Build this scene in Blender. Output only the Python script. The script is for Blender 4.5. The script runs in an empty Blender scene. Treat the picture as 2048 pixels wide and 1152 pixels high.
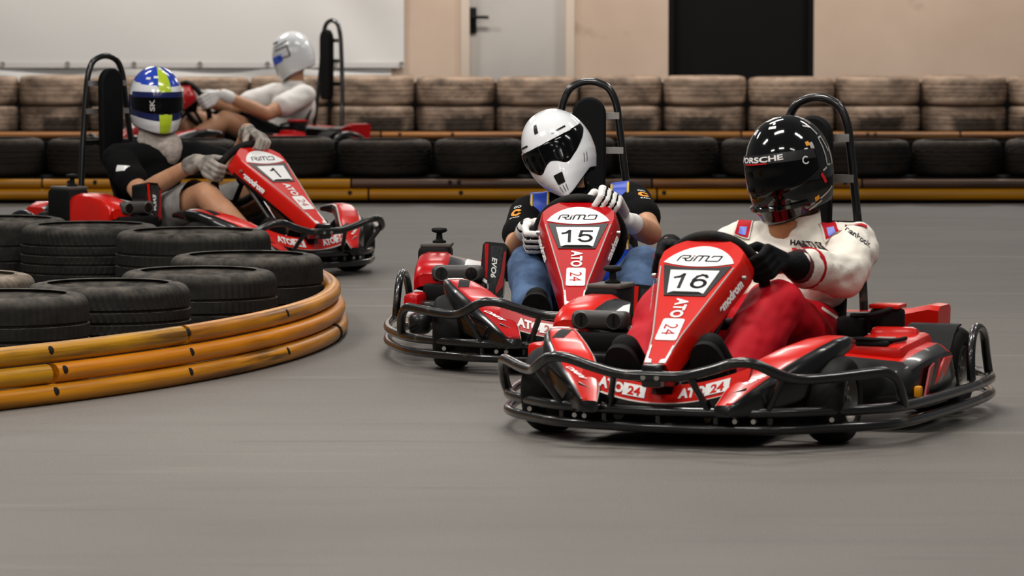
import bpy, bmesh, math, random
import numpy as np
from math import sin, cos, pi, radians, sqrt, atan2
from mathutils import Vector as V, Matrix as M, Euler, noise
from mathutils.bvhtree import BVHTree
random.seed(7)
SC = bpy.context.scene
COL = SC.collection
F_PX, CAM_H, PITCH = 8000.0, 1.10, math.atan((576 - 20) / 8000.0)

# ---------------------------------------------------------------- materials
def lin(c):
    return tuple((v / 12.92 if v <= .04045 else ((v + .055) / 1.055) ** 2.4) for v in (x / 255 for x in c)) + (1,)
MATS = {}
def mat(name, rgb, rough=.5, metal=0, coat=0, spec=.5, noise_amt=0, nscale=20, dark=None, bump=0, bscale=200, stretch=(1, 1, 1), lo=.42, hi=.62, emit=0, sheen=0, detail=4, coord='Object'):
    if name in MATS: return MATS[name]
    m = bpy.data.materials.new(name); m.use_nodes = True
    nt = m.node_tree; b = nt.nodes['Principled BSDF']
    b.inputs['Base Color'].default_value = lin(rgb)
    if max(rgb) < 45 and not coat and rough > .35: spec = min(spec, .16)      # matt blacks
    b.inputs['Roughness'].default_value = rough
    b.inputs['Metallic'].default_value = metal
    b.inputs['Coat Weight'].default_value = coat
    b.inputs['Coat Roughness'].default_value = .06
    b.inputs['Specular IOR Level'].default_value = spec
    if sheen: b.inputs['Sheen Weight'].default_value = sheen
    if noise_amt or bump:
        tc = nt.nodes.new('ShaderNodeTexCoord'); mp = nt.nodes.new('ShaderNodeMapping')
        mp.inputs['Scale'].default_value = stretch
        nt.links.new(tc.outputs[coord], mp.inputs['Vector'])
    if noise_amt:
        n = nt.nodes.new('ShaderNodeTexNoise'); n.inputs['Scale'].default_value = nscale; n.inputs['Detail'].default_value = detail
        nt.links.new(mp.outputs[0], n.inputs['Vector'])
        r = nt.nodes.new('ShaderNodeMapRange'); r.inputs['From Min'].default_value = lo; r.inputs['From Max'].default_value = hi
        r.inputs['To Max'].default_value = noise_amt
        nt.links.new(n.outputs[0], r.inputs['Value'])
        x = nt.nodes.new('ShaderNodeMix'); x.data_type = 'RGBA'
        x.inputs[6].default_value = lin(rgb); x.inputs[7].default_value = lin(dark or tuple(v * .6 for v in rgb))
        nt.links.new(r.outputs[0], x.inputs[0]); nt.links.new(x.outputs[2], b.inputs['Base Color'])
    if bump:
        n2 = nt.nodes.new('ShaderNodeTexNoise'); n2.inputs['Scale'].default_value = bscale; n2.inputs['Detail'].default_value = 3
        nt.links.new(mp.outputs[0], n2.inputs['Vector'])
        bp = nt.nodes.new('ShaderNodeBump'); bp.inputs['Strength'].default_value = bump; bp.inputs['Distance'].default_value = .01
        nt.links.new(n2.outputs[0], bp.inputs['Height']); nt.links.new(bp.outputs[0], b.inputs['Normal'])
    MATS[name] = m
    return m

# ---------------------------------------------------------------- objects
def tag(o, label=None, cat=None, group=None, kind=None):
    if label: o['label'] = label
    if cat: o['category'] = cat
    if group: o['group'] = group
    if kind: o['kind'] = kind
    return o
def empty(name, loc=(0, 0, 0), rz=0, sc=1):
    o = bpy.data.objects.new(name, None); COL.objects.link(o)
    o.location = loc; o.rotation_euler = (0, 0, rz); o.scale = (sc, sc, sc); o.empty_display_size = .1
    return o
def link(name, me, parent=None):
    o = bpy.data.objects.new(name, me); COL.objects.link(o)
    if parent is not None: o.parent = parent
    return o
def copy_tree(o, parent=None):
    c = o.copy(); COL.objects.link(c); c.parent = parent
    for ch in list(o.children): copy_tree(ch, c)
    return c
_TXT = {}
def text_geo(s, bold=0., shear=0., spacing=1.):
    key = (s, bold, shear, spacing)
    if key in _TXT: return _TXT[key]
    cu = bpy.data.curves.new('t', 'FONT'); cu.body = s; cu.align_x = 'CENTER'; cu.align_y = 'CENTER'
    cu.offset = bold; cu.shear = shear; cu.space_character = spacing; cu.size = 1; cu.resolution_u = 4
    o = bpy.data.objects.new('t', cu); COL.objects.link(o)
    dg = bpy.context.evaluated_depsgraph_get(); dg.update()
    me = o.evaluated_get(dg).to_mesh()
    vs = np.array([v.co[:] for v in me.vertices]); fs = [tuple(p.vertices) for p in me.polygons]
    # centre on the real bounds and bring the height to 1
    mn, mx = vs.min(0), vs.max(0)
    vs = (vs - (mn + mx) / 2); vs[:, :2] /= (mx[1] - mn[1])
    o.evaluated_get(dg).to_mesh_clear()
    bpy.data.objects.remove(o); bpy.data.curves.remove(cu)
    _TXT[key] = (vs, fs)
    return _TXT[key]

class MB:
    """collects shapes with materials into ONE mesh object"""
    def __init__(s): s.v = []; s.f = []; s.mi = []; s.mats = []; s.T = M.Identity(4)
    def mid(s, m):
        if m not in s.mats: s.mats.append(m)
        return s.mats.index(m)
    def add(s, vs, fs, m, T=None):
        T = s.T @ T if T is not None else s.T
        n = len(s.v); s.v += [tuple(T @ V(v)) for v in vs]
        s.f += [tuple(n + i for i in f) for f in fs]
        if isinstance(m, list): s.mi += [s.mid(x) for x in m]
        else: s.mi += [s.mid(m)] * len(fs)
        return s
    def box(s, c, size, m, bev=0., rot=None, seg=2):
        bm = bmesh.new(); bmesh.ops.create_cube(bm, size=1)
        bmesh.ops.scale(bm, vec=size, verts=bm.verts)
        if bev: bmesh.ops.bevel(bm, geom=bm.edges[:], offset=bev, segments=seg, profile=.5, affect='EDGES')
        T = M.Translation(c)
        if rot: T = T @ Euler([radians(a) for a in rot]).to_matrix().to_4x4()
        bm.verts.index_update()
        s.add([v.co[:] for v in bm.verts], [[v.index for v in f.verts] for f in bm.faces], m, T); bm.free(); return s
    def tube(s, pts, r, m, n=10, cap=True, closed=False):
        pts = [V(p) for p in pts]; N = len(pts)
        rr = r if isinstance(r, (list, tuple)) else [r] * N
        tang = []
        for i in range(N):
            if closed: t = pts[(i + 1) % N] - pts[i - 1]
            else: t = pts[min(i + 1, N - 1)] - pts[max(i - 1, 0)]
            tang.append(t.normalized())
        ref = V((0, 0, 1)) if abs(tang[0].z) < .9 else V((1, 0, 0))
        u = (ref - tang[0] * ref.dot(tang[0])).normalized()
        vs, fs = [], []
        for i in range(N):
            if i: u = (u - tang[i] * u.dot(tang[i])).normalized()
            w = tang[i].cross(u)
            for k in range(n):
                a = 2 * pi * k / n; vs.append(pts[i] + (u * cos(a) + w * sin(a)) * rr[i])
        for i in range(N if closed else N - 1):
            j = (i + 1) % N
            for k in range(n): fs.append((i * n + k, i * n + (k + 1) % n, j * n + (k + 1) % n, j * n + k))
        if cap and not closed: fs.append(tuple(range(n - 1, -1, -1))); fs.append(tuple((N - 1) * n + k for k in range(n)))
        return s.add(vs, fs, m)
    def lathe(s, prof, m, T=None, n=32, mats=None, cap=False):
        vs, fs = [], []; L = len(prof)
        for k in range(n):
            a = 2 * pi * k / n
            vs += [(r * cos(a), r * sin(a), z) for r, z in prof]
        ml = []
        for k in range(n):
            for i in range(L - 1):
                fs.append((k * L + i, ((k + 1) % n) * L + i, ((k + 1) % n) * L + i + 1, k * L + i + 1)); ml.append(mats[i] if mats else m)
        if cap:
            fs.append(tuple(k * L for k in range(n - 1, -1, -1))); fs.append(tuple(k * L + L - 1 for k in range(n))); ml += [mats[0] if mats else m] * 2
        return s.add(vs, fs, ml, T)
    def cyl(s, c, r, h, m, axis='Z', n=24, bev=0.):
        b = min(bev, r * .9, h * .45)
        pr = [(r, -h / 2), (r, h / 2)] if not b else [(r - b, -h / 2), (r - b * .3, -h / 2 + b * .3), (r, -h / 2 + b), (r, h / 2 - b), (r - b * .3, h / 2 - b * .3), (r - b, h / 2)]
        R = {'Z': M.Identity(4), 'X': M.Rotation(pi / 2, 4, 'Y'), 'Y': M.Rotation(-pi / 2, 4, 'X')}[axis]
        return s.lathe(pr, m, M.Translation(c) @ R, n, cap=True)
    def loft(s, rings, m, cap=True, closed=True, face_mat=None):
        n = len(rings[0]); vs = [p for r in rings for p in r]; fs = []; ml = []
        for i in range(len(rings) - 1):
            for k in range(n if closed else n - 1):
                fs.append((i * n + k, i * n + (k + 1) % n, (i + 1) * n + (k + 1) % n, (i + 1) * n + k)); ml.append(face_mat(i, k) if face_mat else m)
        if cap:
            fs.append(tuple(range(n - 1, -1, -1))); fs.append(tuple((len(rings) - 1) * n + k for k in range(n))); ml += [face_mat(0, 0) if face_mat and 0 else m] * 2
        return s.add(vs, fs, ml)
    def prism(s, poly, h0, h1, m, T=None):
        n = len(poly)
        vs = [(x, y, h0) for x, y in poly] + [(x, y, h1) for x, y in poly]
        fs = [tuple(range(n - 1, -1, -1)), tuple(range(n, 2 * n))] + [(i, (i + 1) % n, n + (i + 1) % n, n + i) for i in range(n)]
        return s.add(vs, fs, m, T)
    def text(s, t, T, h, m, wide=1., bold=0., shear=0., spacing=1., conform=None):
        vs, fs = text_geo(t, bold, shear, spacing)
        P = [(v[0] * h * wide, v[1] * h, 0) for v in vs]
        if conform: P = [conform(p) for p in P]; T = None
        return s.add(P, fs, m, T)
    def strip(s, pts, w, T, m, sx=1., shear=0., h=1., conform=None):
        for (x0, y0), (x1, y1) in zip(pts, pts[1:]):
            d = V((x1 - x0, y1 - y0)); d.normalize(); n = V((-d.y, d.x)) * w / 2; e = d * w * .45
            q = [(x0 - e.x + n.x, y0 - e.y + n.y), (x0 - e.x - n.x, y0 - e.y - n.y), (x1 + e.x - n.x, y1 + e.y - n.y), (x1 + e.x + n.x, y1 + e.y + n.y)]
            P = [((x * sx + y * shear) * h, y * h, 0) for x, y in q]
            s.add([conform(p) for p in P] if conform else P, [(0, 1, 2, 3)], m, None if conform else T)
        return s
    def build(s, name, parent=None, smooth=35, recalc=True):
        me = bpy.data.meshes.new(name); me.from_pydata(s.v, [], s.f)
        for m in s.mats: me.materials.append(m)
        me.polygons.foreach_set('material_index', s.mi); me.update()
        if recalc:
            bm = bmesh.new(); bm.from_mesh(me); bmesh.ops.recalc_face_normals(bm, faces=bm.faces); bm.to_mesh(me); bm.free()
        if smooth:
            me.polygons.foreach_set('use_smooth', [True] * len(me.polygons)); me.set_sharp_from_angle(angle=radians(smooth))
        return link(name, me, parent)

def cr(pts, per=6, closed=False):
    """Catmull-Rom through control points"""
    P = [V(p) for p in pts]; n = len(P); out = []
    rng = range(n) if closed else range(n - 1)
    for i in rng:
        if closed: a, b, c, d = P[i - 1], P[i], P[(i + 1) % n], P[(i + 2) % n]
        else: a, b, c, d = P[max(i - 1, 0)], P[i], P[i + 1], P[min(i + 2, n - 1)]
        for k in range(per):
            t = k / per
            out.append(.5 * ((2 * b) + (c - a) * t + (2 * a - 5 * b + 4 * c - d) * t * t + (3 * b - a - 3 * c + d) * t ** 3))
    if not closed: out.append(P[-1])
    return out
def mirror(pts):
    """half path from the centre outwards -> full path from -x to +x"""
    return [(-p[0], p[1], p[2]) for p in reversed(pts[1:])] + list(pts)
def lerp(a, b, t): return a + (b - a) * t
def interp(tab, x):
    if x <= tab[0][0]: return tab[0][1:]
    for p, q in zip(tab, tab[1:]):
        if x <= q[0]:
            t = (x - p[0]) / (q[0] - p[0]); t = t
            return tuple(lerp(a, b, t) for a, b in zip(p[1:], q[1:]))
    return tab[-1][1:]
def basis(o, x, y, z): return M.Translation(o) @ M((x, y, z)).transposed().to_4x4()
# ================================================================ setting
def mix_nodes(nt, fac, a, b):
    x = nt.nodes.new('ShaderNodeMix'); x.data_type = 'RGBA'
    for i, v in ((0, fac), (6, a), (7, b)):
        if hasattr(v, 'default_value') or hasattr(v, 'is_linked'): nt.links.new(v, x.inputs[i])
        else: x.inputs[i].default_value = v
    return x.outputs[2]
def noise_node(nt, vec, scale, detail=4, lo=.4, hi=.6, rough=.5):
    n = nt.nodes.new('ShaderNodeTexNoise'); n.inputs['Scale'].default_value = scale; n.inputs['Detail'].default_value = detail; n.inputs['Roughness'].default_value = rough
    nt.links.new(vec, n.inputs['Vector'])
    r = nt.nodes.new('ShaderNodeMapRange'); r.inputs['From Min'].default_value = lo; r.inputs['From Max'].default_value = hi
    nt.links.new(n.outputs[0], r.inputs['Value']); return r.outputs[0]
def mapping(nt, src, scale=(1, 1, 1), rot=(0, 0, 0), loc=(0, 0, 0)):
    mp = nt.nodes.new('ShaderNodeMapping'); mp.inputs['Scale'].default_value = scale; mp.inputs['Rotation'].default_value = rot; mp.inputs['Location'].default_value = loc
    nt.links.new(src, mp.inputs['Vector']); return mp.outputs[0]
def math_node(nt, op, a, b=0.):
    n = nt.nodes.new('ShaderNodeMath'); n.operation = op
    for i, v in ((0, a), (1, b)):
        if isinstance(v, (int, float)): n.inputs[i].default_value = v
        else: nt.links.new(v, n.inputs[i])
    return n.outputs[0]

def asphalt():
    m = bpy.data.materials.new('asphalt'); m.use_nodes = True; nt = m.node_tree; b = nt.nodes['Principled BSDF']
    tc = nt.nodes.new('ShaderNodeTexCoord').outputs['Object']
    base = mix_nodes(nt, noise_node(nt, tc, .55, 3, .35, .65), lin(FLOOR_A), lin(FLOOR_B))
    # skid streaks laid along the line the karts drive
    st = noise_node(nt, mapping(nt, tc, (.35, 2.6, 1), (0, 0, radians(-44))), 1.3, 5, .50, .75, .6)
    base = mix_nodes(nt, math_node(nt, 'MULTIPLY', st, .42), base, lin((74, 72, 71)))
    st2 = noise_node(nt, mapping(nt, tc, (.6, 7, 1), (0, 0, radians(-54)), (3, 1, 0)), 1.5, 4, .60, .70, .6)
    base = mix_nodes(nt, math_node(nt, 'MULTIPLY', st2, .38), base, lin((60, 59, 58)))
    st3 = noise_node(nt, mapping(nt, tc, (.5, 4, 1), (0, 0, radians(-38)), (9, 4, 0)), 1.2, 3, .60, .74)
    base = mix_nodes(nt, math_node(nt, 'MULTIPLY', st3, .28), base, lin((170, 160, 150)))
    # driven line is darker with rubber further back
    sp = noise_node(nt, tc, 170, 2, .25, .8, .6)
    base = mix_nodes(nt, math_node(nt, 'MULTIPLY', sp, .5), base, lin((62, 61, 60)))
    sp2 = noise_node(nt, tc, 420, 1, .56, .72)
    base = mix_nodes(nt, math_node(nt, 'MULTIPLY', sp2, .4), base, lin((176, 170, 163)))
    nt.links.new(base, b.inputs['Base Color']); b.inputs['Roughness'].default_value = .62
    b.inputs['Specular IOR Level'].default_value = .35
    n2 = nt.nodes.new('ShaderNodeTexNoise'); n2.inputs['Scale'].default_value = 160; n2.inputs['Detail'].default_value = 2
    nt.links.new(tc, n2.inputs['Vector']); bp = nt.nodes.new('ShaderNodeBump'); bp.inputs['Strength'].default_value = .35; bp.inputs['Distance'].default_value = .006
    nt.links.new(n2.outputs[0], bp.inputs['Height']); nt.links.new(bp.outputs[0], b.inputs['Normal'])
    return m
FLOOR_A, FLOOR_B = (112, 107, 101), (97, 92, 86)
FL = MB(); FL.add([(-14, 0, 0), (14, 0, 0), (14, 31, 0), (-14, 31, 0)], [(0, 1, 2, 3)], asphalt())
tag(FL.build('floor', smooth=0), kind='structure')

M_wall = mat('plaster', (220, 195, 174), .85, noise_amt=.6, nscale=1.3, dark=(193, 166, 145), lo=.35, hi=.7, bump=.15, bscale=60)
M_black = mat('black_rubber', (14, 14, 14), .6)
M_kerb = mat('black_base', (12, 12, 11), .85)
WY = 30.6
# back wall with two openings: door_1 x -0.359..0.444, door_2 x 1.19..2.30
D1 = (-.358, .444); D2 = (1.193, 2.305)
wb = MB()
for x0, x1, z0, z1 in ((-14, D1[0], 0, 4), (D1[0], D1[1], 2.05, 4), (D1[1], D2[0], 0, 4), (D2[0], D2[1], 2.3, 4), (D2[1], 14, 0, 4)):
    wb.box(((x0 + x1) / 2, WY + .12, (z0 + z1) / 2), (x1 - x0, .24, z1 - z0), M_wall)
nt = M_wall.node_tree; bs_ = nt.nodes['Principled BSDF']; tcw = nt.nodes.new('ShaderNodeTexCoord').outputs['Object']
old = bs_.inputs['Base Color'].links[0].from_socket
nt.links.new(mix_nodes(nt, math_node(nt, 'MULTIPLY', noise_node(nt, tcw, 2.4, 5, .64, .76, .6), .45), old, lin((132, 108, 88))), bs_.inputs['Base Color'])
tag(wb.build('wall_back', smooth=0), kind='structure')
M_door = mat('grey_door_paint', (206, 200, 193), .45, noise_amt=.5, nscale=1.6, dark=(182, 176, 170), lo=.35, hi=.7)
M_dframe = mat('door_frame_paint', (226, 208, 190), .5)
d = MB(); d.box(((D1[0] + D1[1]) / 2, WY + .06, 1.01), (D1[1] - D1[0] - .05, .045, 2.0), M_door, .004)
d1 = tag(d.build('door_1'), kind='structure')
d = MB()
for x in D1: d.box((x, WY + .02, 1.02), (.07, .10, 2.04), M_dframe, .006)
d.box(((D1[0] + D1[1]) / 2, WY + .02, 2.05), (D1[1] - D1[0] + .07, .10, .06), M_dframe, .006)
d.build('door_frame', d1)
M_handle = mat('black_plastic', (22, 22, 22), .4)
d = MB(); d.box((-.300, WY + .028, 1.02), (.058, .02, .20), M_handle, .008)
d.cyl((-.30, WY + .0, 1.045), .014, .06, M_handle, 'Y'); d.tube([(-.30, WY - .03, 1.045), (-.20, WY - .03, 1.045), (-.18, WY - .025, 1.043)], .012, M_handle)
d.build('door_handle', d1)
M_dark = mat('charcoal_steel', (16, 15, 14), .7, noise_amt=.3, nscale=3, dark=(12, 11, 10))
d = MB(); d.box(((D2[0] + D2[1]) / 2, WY + .12, 1.15), (D2[1] - D2[0], .05, 2.3), M_dark)
for x in (D2[0] + .02, D2[1] - .02): d.box((x, WY + .06, 1.15), (.04, .1, 2.3), M_dark)
tag(d.build('door_2', smooth=0), kind='structure')

# ------------------------------------------------ white tarpaulin banner on the wall
def px(x, y, Y):
    a = (x - 1024) / F_PX; b_ = -(y - 576) / F_PX
    dx, dy, dz = a, cos(PITCH) + b_ * sin(PITCH), -sin(PITCH) + b_ * cos(PITCH)
    return V((dx / dy * Y, Y, CAM_H + dz / dy * Y))
M_tarp = mat('white_tarpaulin', (238, 235, 231), .55, noise_amt=.35, nscale=1.1, dark=(222, 218, 213), lo=.3, hi=.75)
M_hem = mat('tarpaulin_hem', (226, 221, 216), .6)
ban = empty('tarpaulin_banner', (-4.6, WY - .03, .65)); tag(ban, 'white tarpaulin banner hanging on the beige wall left of the grey door', 'banner')
def sheet(x0, x1, z0, z1, y, amp, m, nx=160, nz=24, seed=0, fold=None):
    vs, fs = [], []
    for j in range(nz + 1):
        for i in range(nx + 1):
            x = lerp(x0, x1, i / nx); z = lerp(z0, z1, j / nz)
            dy = amp * noise.noise(V((x * 1.1 + z * .9 + seed, z * 1.6, seed)))
            if fold: dy += fold(x, z)
            vs.append((x, y + dy, z))
    for j in range(nz):
        for i in range(nx):
            a = j * (nx + 1) + i; fs.append((a, a + 1, a + nx + 2, a + nx + 1))
    return MB().add(vs, fs, m)
XR = px(808, 60, WY).x; ZB = px(300, 134, WY).z
def folds(x, z):
    t = (x + z * .7) - (XR + .55); return -.012 * sin(t * 9) * math.exp(-((x - XR + .35) / .5) ** 2)
o = sheet(-7, XR, ZB, 3.2, -.04 + WY, .02, M_tarp, fold=folds).build('tarpaulin_sheet', smooth=80)
o.parent = ban; o.matrix_parent_inverse = M.Translation(ban.location).inverted()
def adopt(o, p): o.parent = p; o.matrix_parent_inverse = p.matrix_basis.inverted(); return o
h = sheet(-7, XR - .01, ZB - .005, ZB + .035, WY - .055, .006, M_hem, nz=4, seed=3); adopt(h.build('hem', smooth=80), ban)
M_ring = mat('grommet_metal', (170, 160, 152), .4, metal=.6)
for gx in (5, 135, 268, 400, 535, 670, 803):
    p = px(gx, 128, WY - .065); g = MB(); g.lathe([(.007, -.004), (.010, -.006), (.016, -.005), (.018, 0)], M_ring, M.Translation(p) @ M.Rotation(pi / 2, 4, 'X'), 16); adopt(g.build('grommet'), ban)
low = sheet(-7, px(783, 140, WY).x, .004, ZB - .012, WY - .035, .03, M_tarp, seed=8, fold=lambda x, z: .012 * sin(x * 5 + z * 20)).build('lower_strip', smooth=80)
adopt(low, ban)

# ------------------------------------------------ tyres
def tyre_mat(name, base, dust, amt, top=.5, patch=False, scale=7):
    m = bpy.data.materials.new(name); m.use_nodes = True; nt = m.node_tree; b = nt.nodes['Principled BSDF']
    tc = nt.nodes.new('ShaderNodeTexCoord').outputs['Object']
    oi = nt.nodes.new('ShaderNodeObjectInfo').outputs['Random']
    vm = nt.nodes.new('ShaderNodeVectorMath'); vm.operation = 'ADD'; cx = nt.nodes.new('ShaderNodeCombineXYZ')
    nt.links.new(math_node(nt, 'MULTIPLY', oi, 40.), cx.inputs[0]); nt.links.new(tc, vm.inputs[0]); nt.links.new(cx.outputs[0], vm.inputs[1])
    f = noise_node(nt, mapping(nt, vm.outputs[0], (1, 1, 2.2)), scale, 6, .22, .68, .6)
    f = math_node(nt, 'MULTIPLY', f, amt)
    ge = nt.nodes.new('ShaderNodeNewGeometry'); sx = nt.nodes.new('ShaderNodeSeparateXYZ'); nt.links.new(ge.outputs['Normal'], sx.inputs[0])
    up = nt.nodes.new('ShaderNodeMapRange'); up.inputs['From Min'].default_value = .1; up.inputs['From Max'].default_value = .9; up.inputs['To Max'].default_value = top
    nt.links.new(sx.outputs[2], up.inputs['Value'])
    f2 = noise_node(nt, mapping(nt, vm.outputs[0], (1, 1, 1)), 22, 4, .3, .7)
    f = math_node(nt, 'ADD', f, math_node(nt, 'MULTIPLY', up.outputs[0], f2))
    if patch:   # a wiped clean patch low on the front of the tread
        s2 = nt.nodes.new('ShaderNodeSeparateXYZ'); nt.links.new(tc, s2.inputs[0])
        px_ = nt.nodes.new('ShaderNodeMapRange'); px_.inputs['From Min'].default_value = .13; px_.inputs['From Max'].default_value = .19
        nt.links.new(math_node(nt, 'ABSOLUTE', math_node(nt, 'ADD', s2.outputs[0], math_node(nt, 'MULTIPLY', math_node(nt, 'SUBTRACT', oi, .5), .16))), px_.inputs['Value'])
        pz = nt.nodes.new('ShaderNodeMapRange'); pz.inputs['From Min'].default_value = .12; pz.inputs['From Max'].default_value = .15
        nt.links.new(math_node(nt, 'ADD', s2.outputs[2], math_node(nt, 'MULTIPLY', f2, .03)), pz.inputs['Value'])
        keep = math_node(nt, 'MAXIMUM', px_.outputs[0], pz.outputs[0])
        f = math_node(nt, 'MULTIPLY', f, math_node(nt, 'ADD', math_node(nt, 'MULTIPLY', keep, .85), .15))
    f = math_node(nt, 'MINIMUM', f, 1.)
    nt.links.new(mix_nodes(nt, f, lin(base), lin(dust)), b.inputs['Base Color'])
    b.inputs['Roughness'].default_value = .7; b.inputs['Specular IOR Level'].default_value = .18
    return m
def tyre_mesh(name, R, W, hole, m, n=240, style=0, rnd=.035):
    """tyre lying flat: axis z, from z=0 to W; tread blocks cut into the profile"""
    prof = []   # (r, z, tread factor)
    q = 7
    prof.append((hole + .018, .012, 0)); prof.append((hole + .002, .004 + W * .10, 0))  # bead bottom
    prof = [(hole + .03, W * .22, 0), (hole, W * .12, 0), (hole + .012, .012, 0), (hole + .05, .0, 0), (R - rnd - .03, .004, 0)]
    for k in range(q + 1):
        a = pi / 2 * k / q; prof.append((R - rnd + rnd * sin(a), .004 + rnd - rnd * cos(a), .5 if 2 <= k else 0))
    z0, z1 = .004 + rnd, W - .004 - rnd
    gro = {0: (.25, .5, .75), 1: (.2, .4, .6, .8), 2: (.33, .66), 3: (.28, .72)}[style]
    zs = sorted([.05, .12, .88, .95] + [g + d for g in gro for d in (-.028, -.02, .02, .028)] + [.5 * (a + b) for a, b in zip((0,) + gro, gro + (1,))])
    for t in zs:
        ing = any(abs(t - g) < .024 for g in gro)
        prof.append((R + .004 * (1 - (2 * t - 1) ** 2) - (.007 if ing else 0), lerp(z0, z1, t), 0 if ing else 1))
    for k in range(q + 1):
        a = pi / 2 * k / q; prof.append((R - rnd + rnd * cos(a), W - .004 - rnd + rnd * sin(a), .5 if k <= q - 2 else 0))
    prof += [(R - rnd - .012, W - .003, 0), (R - rnd - .016, W - .0, 0), (R - rnd - .03, W - .002, 0), (hole + .045, W - .010, 0), (hole + .03, W - .016, 0), (hole + .022, W - .014, 0), (hole + .010, W - .022, 0), (hole, W * .88, 0), (hole + .03, W * .78, 0)]
    L = len(prof); vs, fs = [], []
    for k in range(n):
        a = 2 * pi * k / n
        for r, z, t in prof:
            if t:
                sl = {0: 0, 1: 34 * abs(z / W - .5), 2: 26 * (z / W), 3: 40 * abs(z / W - .5)}[style]
                ph = (k / n * (72 if style != 3 else 60) + sl / 6) % 1
                if ph < .26: r -= .0036 if t == 1 else .003
            vs.append((r * cos(a), r * sin(a), z))
    for k in range(n):
        for i in range(L - 1): fs.append((k * L + i, ((k + 1) % n) * L + i, ((k + 1) % n) * L + i + 1, k * L + i + 1))
        fs.append((k * L + L - 1, ((k + 1) % n) * L + L - 1, ((k + 1) % n) * L, k * L))
    me = bpy.data.meshes.new(name); me.from_pydata(vs, [], fs); me.materials.append(m)
    me.polygons.foreach_set('use_smooth', [True] * len(fs)); me.set_sharp_from_angle(angle=radians(38))
    return me
M_ty_isl = tyre_mat('island_tyre_rubber', (16, 16, 15), (100, 94, 86), .10, .7, scale=14)  # some dust; top weight raised to paint the upper sidewalls as lit
M_ty_dusty = tyre_mat('island_tyre_dusty', (40, 37, 34), (140, 127, 112), .4, .9, scale=12)
M_ty_front = tyre_mat('front_row_rubber', (16, 16, 16), (104, 90, 78), .20, .55, scale=3)
M_ty_back = tyre_mat('back_row_rubber', (48, 42, 38), (176, 152, 132), 1.2, .3, scale=5)
M_ty_back2 = tyre_mat('back_row_rubber_wiped', (38, 34, 31), (168, 145, 126), 1.15, .2, patch=True, scale=5)

ISL_C, ISL_R = V((-4.987, 13.528, 0)), 4.40
isl = [('A', -1.509, 11.86, .50, 0, 0, 'black tyre at the front left of the corner island, cut off by the picture edge'),
       ('B', -1.248, 12.33, .505, 1, 20, 'black tyre with arrow tread on the corner island, second from the left in front'),
       ('C', -1.015, 12.93, .505, 0, 40, 'black tyre with worn tread on the corner island, third from the left in front'),
       ('D', -.916, 13.77, .525, 2, 70, 'black tyre at the right tip of the corner island, nearest to kart 15'),
       ('E', -1.219, 15.28, .59, 0, 10, 'wide black tyre at the back of the corner island below kart 1'),
       ('F', -1.66, 15.72, .54, 1, 50, 'black tyre with open hollow top at the back of the corner island'),
       ('G', -2.10, 16.17, .60, 2, 0, 'black tyre at far back left of the island, below the red kart tail'),
       ('H', -1.76, 12.75, .47, 3, 30, 'dusty brown tyre lying inside the corner island, behind the front left tyre')]
_tm = {}
for n_, x, y, D, st, rz, lab in isl:
    me = tyre_mesh('island_tyre', D / 2, .262, D / 2 - .1, M_ty_dusty if n_ == 'H' else M_ty_isl, n=288, style=st)
    o = link('tyre', me); o.location = (x, y, 0); o.rotation_euler = (0, 0, radians(rz)); tag(o, lab, 'tyre', 'tyres on the corner island')

ORD = ['first', 'second', 'third', 'fourth', 'fifth', 'sixth', 'seventh', 'eighth', 'ninth', 'tenth', 'eleventh', 'twelfth', 'thirteenth', 'fourteenth', 'fifteenth']
# rear tyre wall: two visible layers on a black base
BY = 29.62; bs = F_PX / BY
edges = [-128, 38, 180, 342, 500, 660, 830, 992, 1158, 1325, 1494, 1668, 1841, 2014, 2180]
_bm = [tyre_mesh('back_tyre', .30, .21, .19, M_ty_back, n=120, style=s, rnd=.032) for s in (0, 1)]
_bm2 = [tyre_mesh('back_tyre_wiped', .30, .2, .19, M_ty_back2, n=120, style=s, rnd=.03) for s in (0, 1)]
for lay in (0, 1):
    for i, (a, b_) in enumerate(zip(edges, edges[1:])):
        x = ((a + b_) / 2 - 1024) / bs; D = (b_ - a - 4) / bs
        o = link('tyre', (_bm2 if lay == 0 else _bm)[(i + lay) % 2])
        k = D / .60; o.location = (x, BY + .03 + .03 * sin(i * 2.3 + lay), .195 + .206 * lay); o.scale = (k, k, 1 + (.03 * sin(i * 1.7) if lay else 0)); o.rotation_euler = (0, 0, .0 if lay == 0 else i)
        side = '%s from the left' % ORD[i] if i < 8 else '%s from the right' % ORD[len(edges) - 2 - i]
        tag(o, '%s tyre in the %s layer of the far tyre wall, %s' % ('dust brown' if lay else 'dusty dark-patched', 'upper' if lay else 'lower', side), 'tyre', 'tyres of the far tyre wall')
kb = MB(); kb.box((0, BY + .04, .0965), (8.6, .5, .193), M_kerb); kb.box((0, BY + .40, .28), (8.6, .05, .56), M_kerb); tag(kb.build('base_and_dark_backing_1', smooth=0), kind='structure')  # black base, plus a dark board added behind to blacken the tyre gaps
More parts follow.
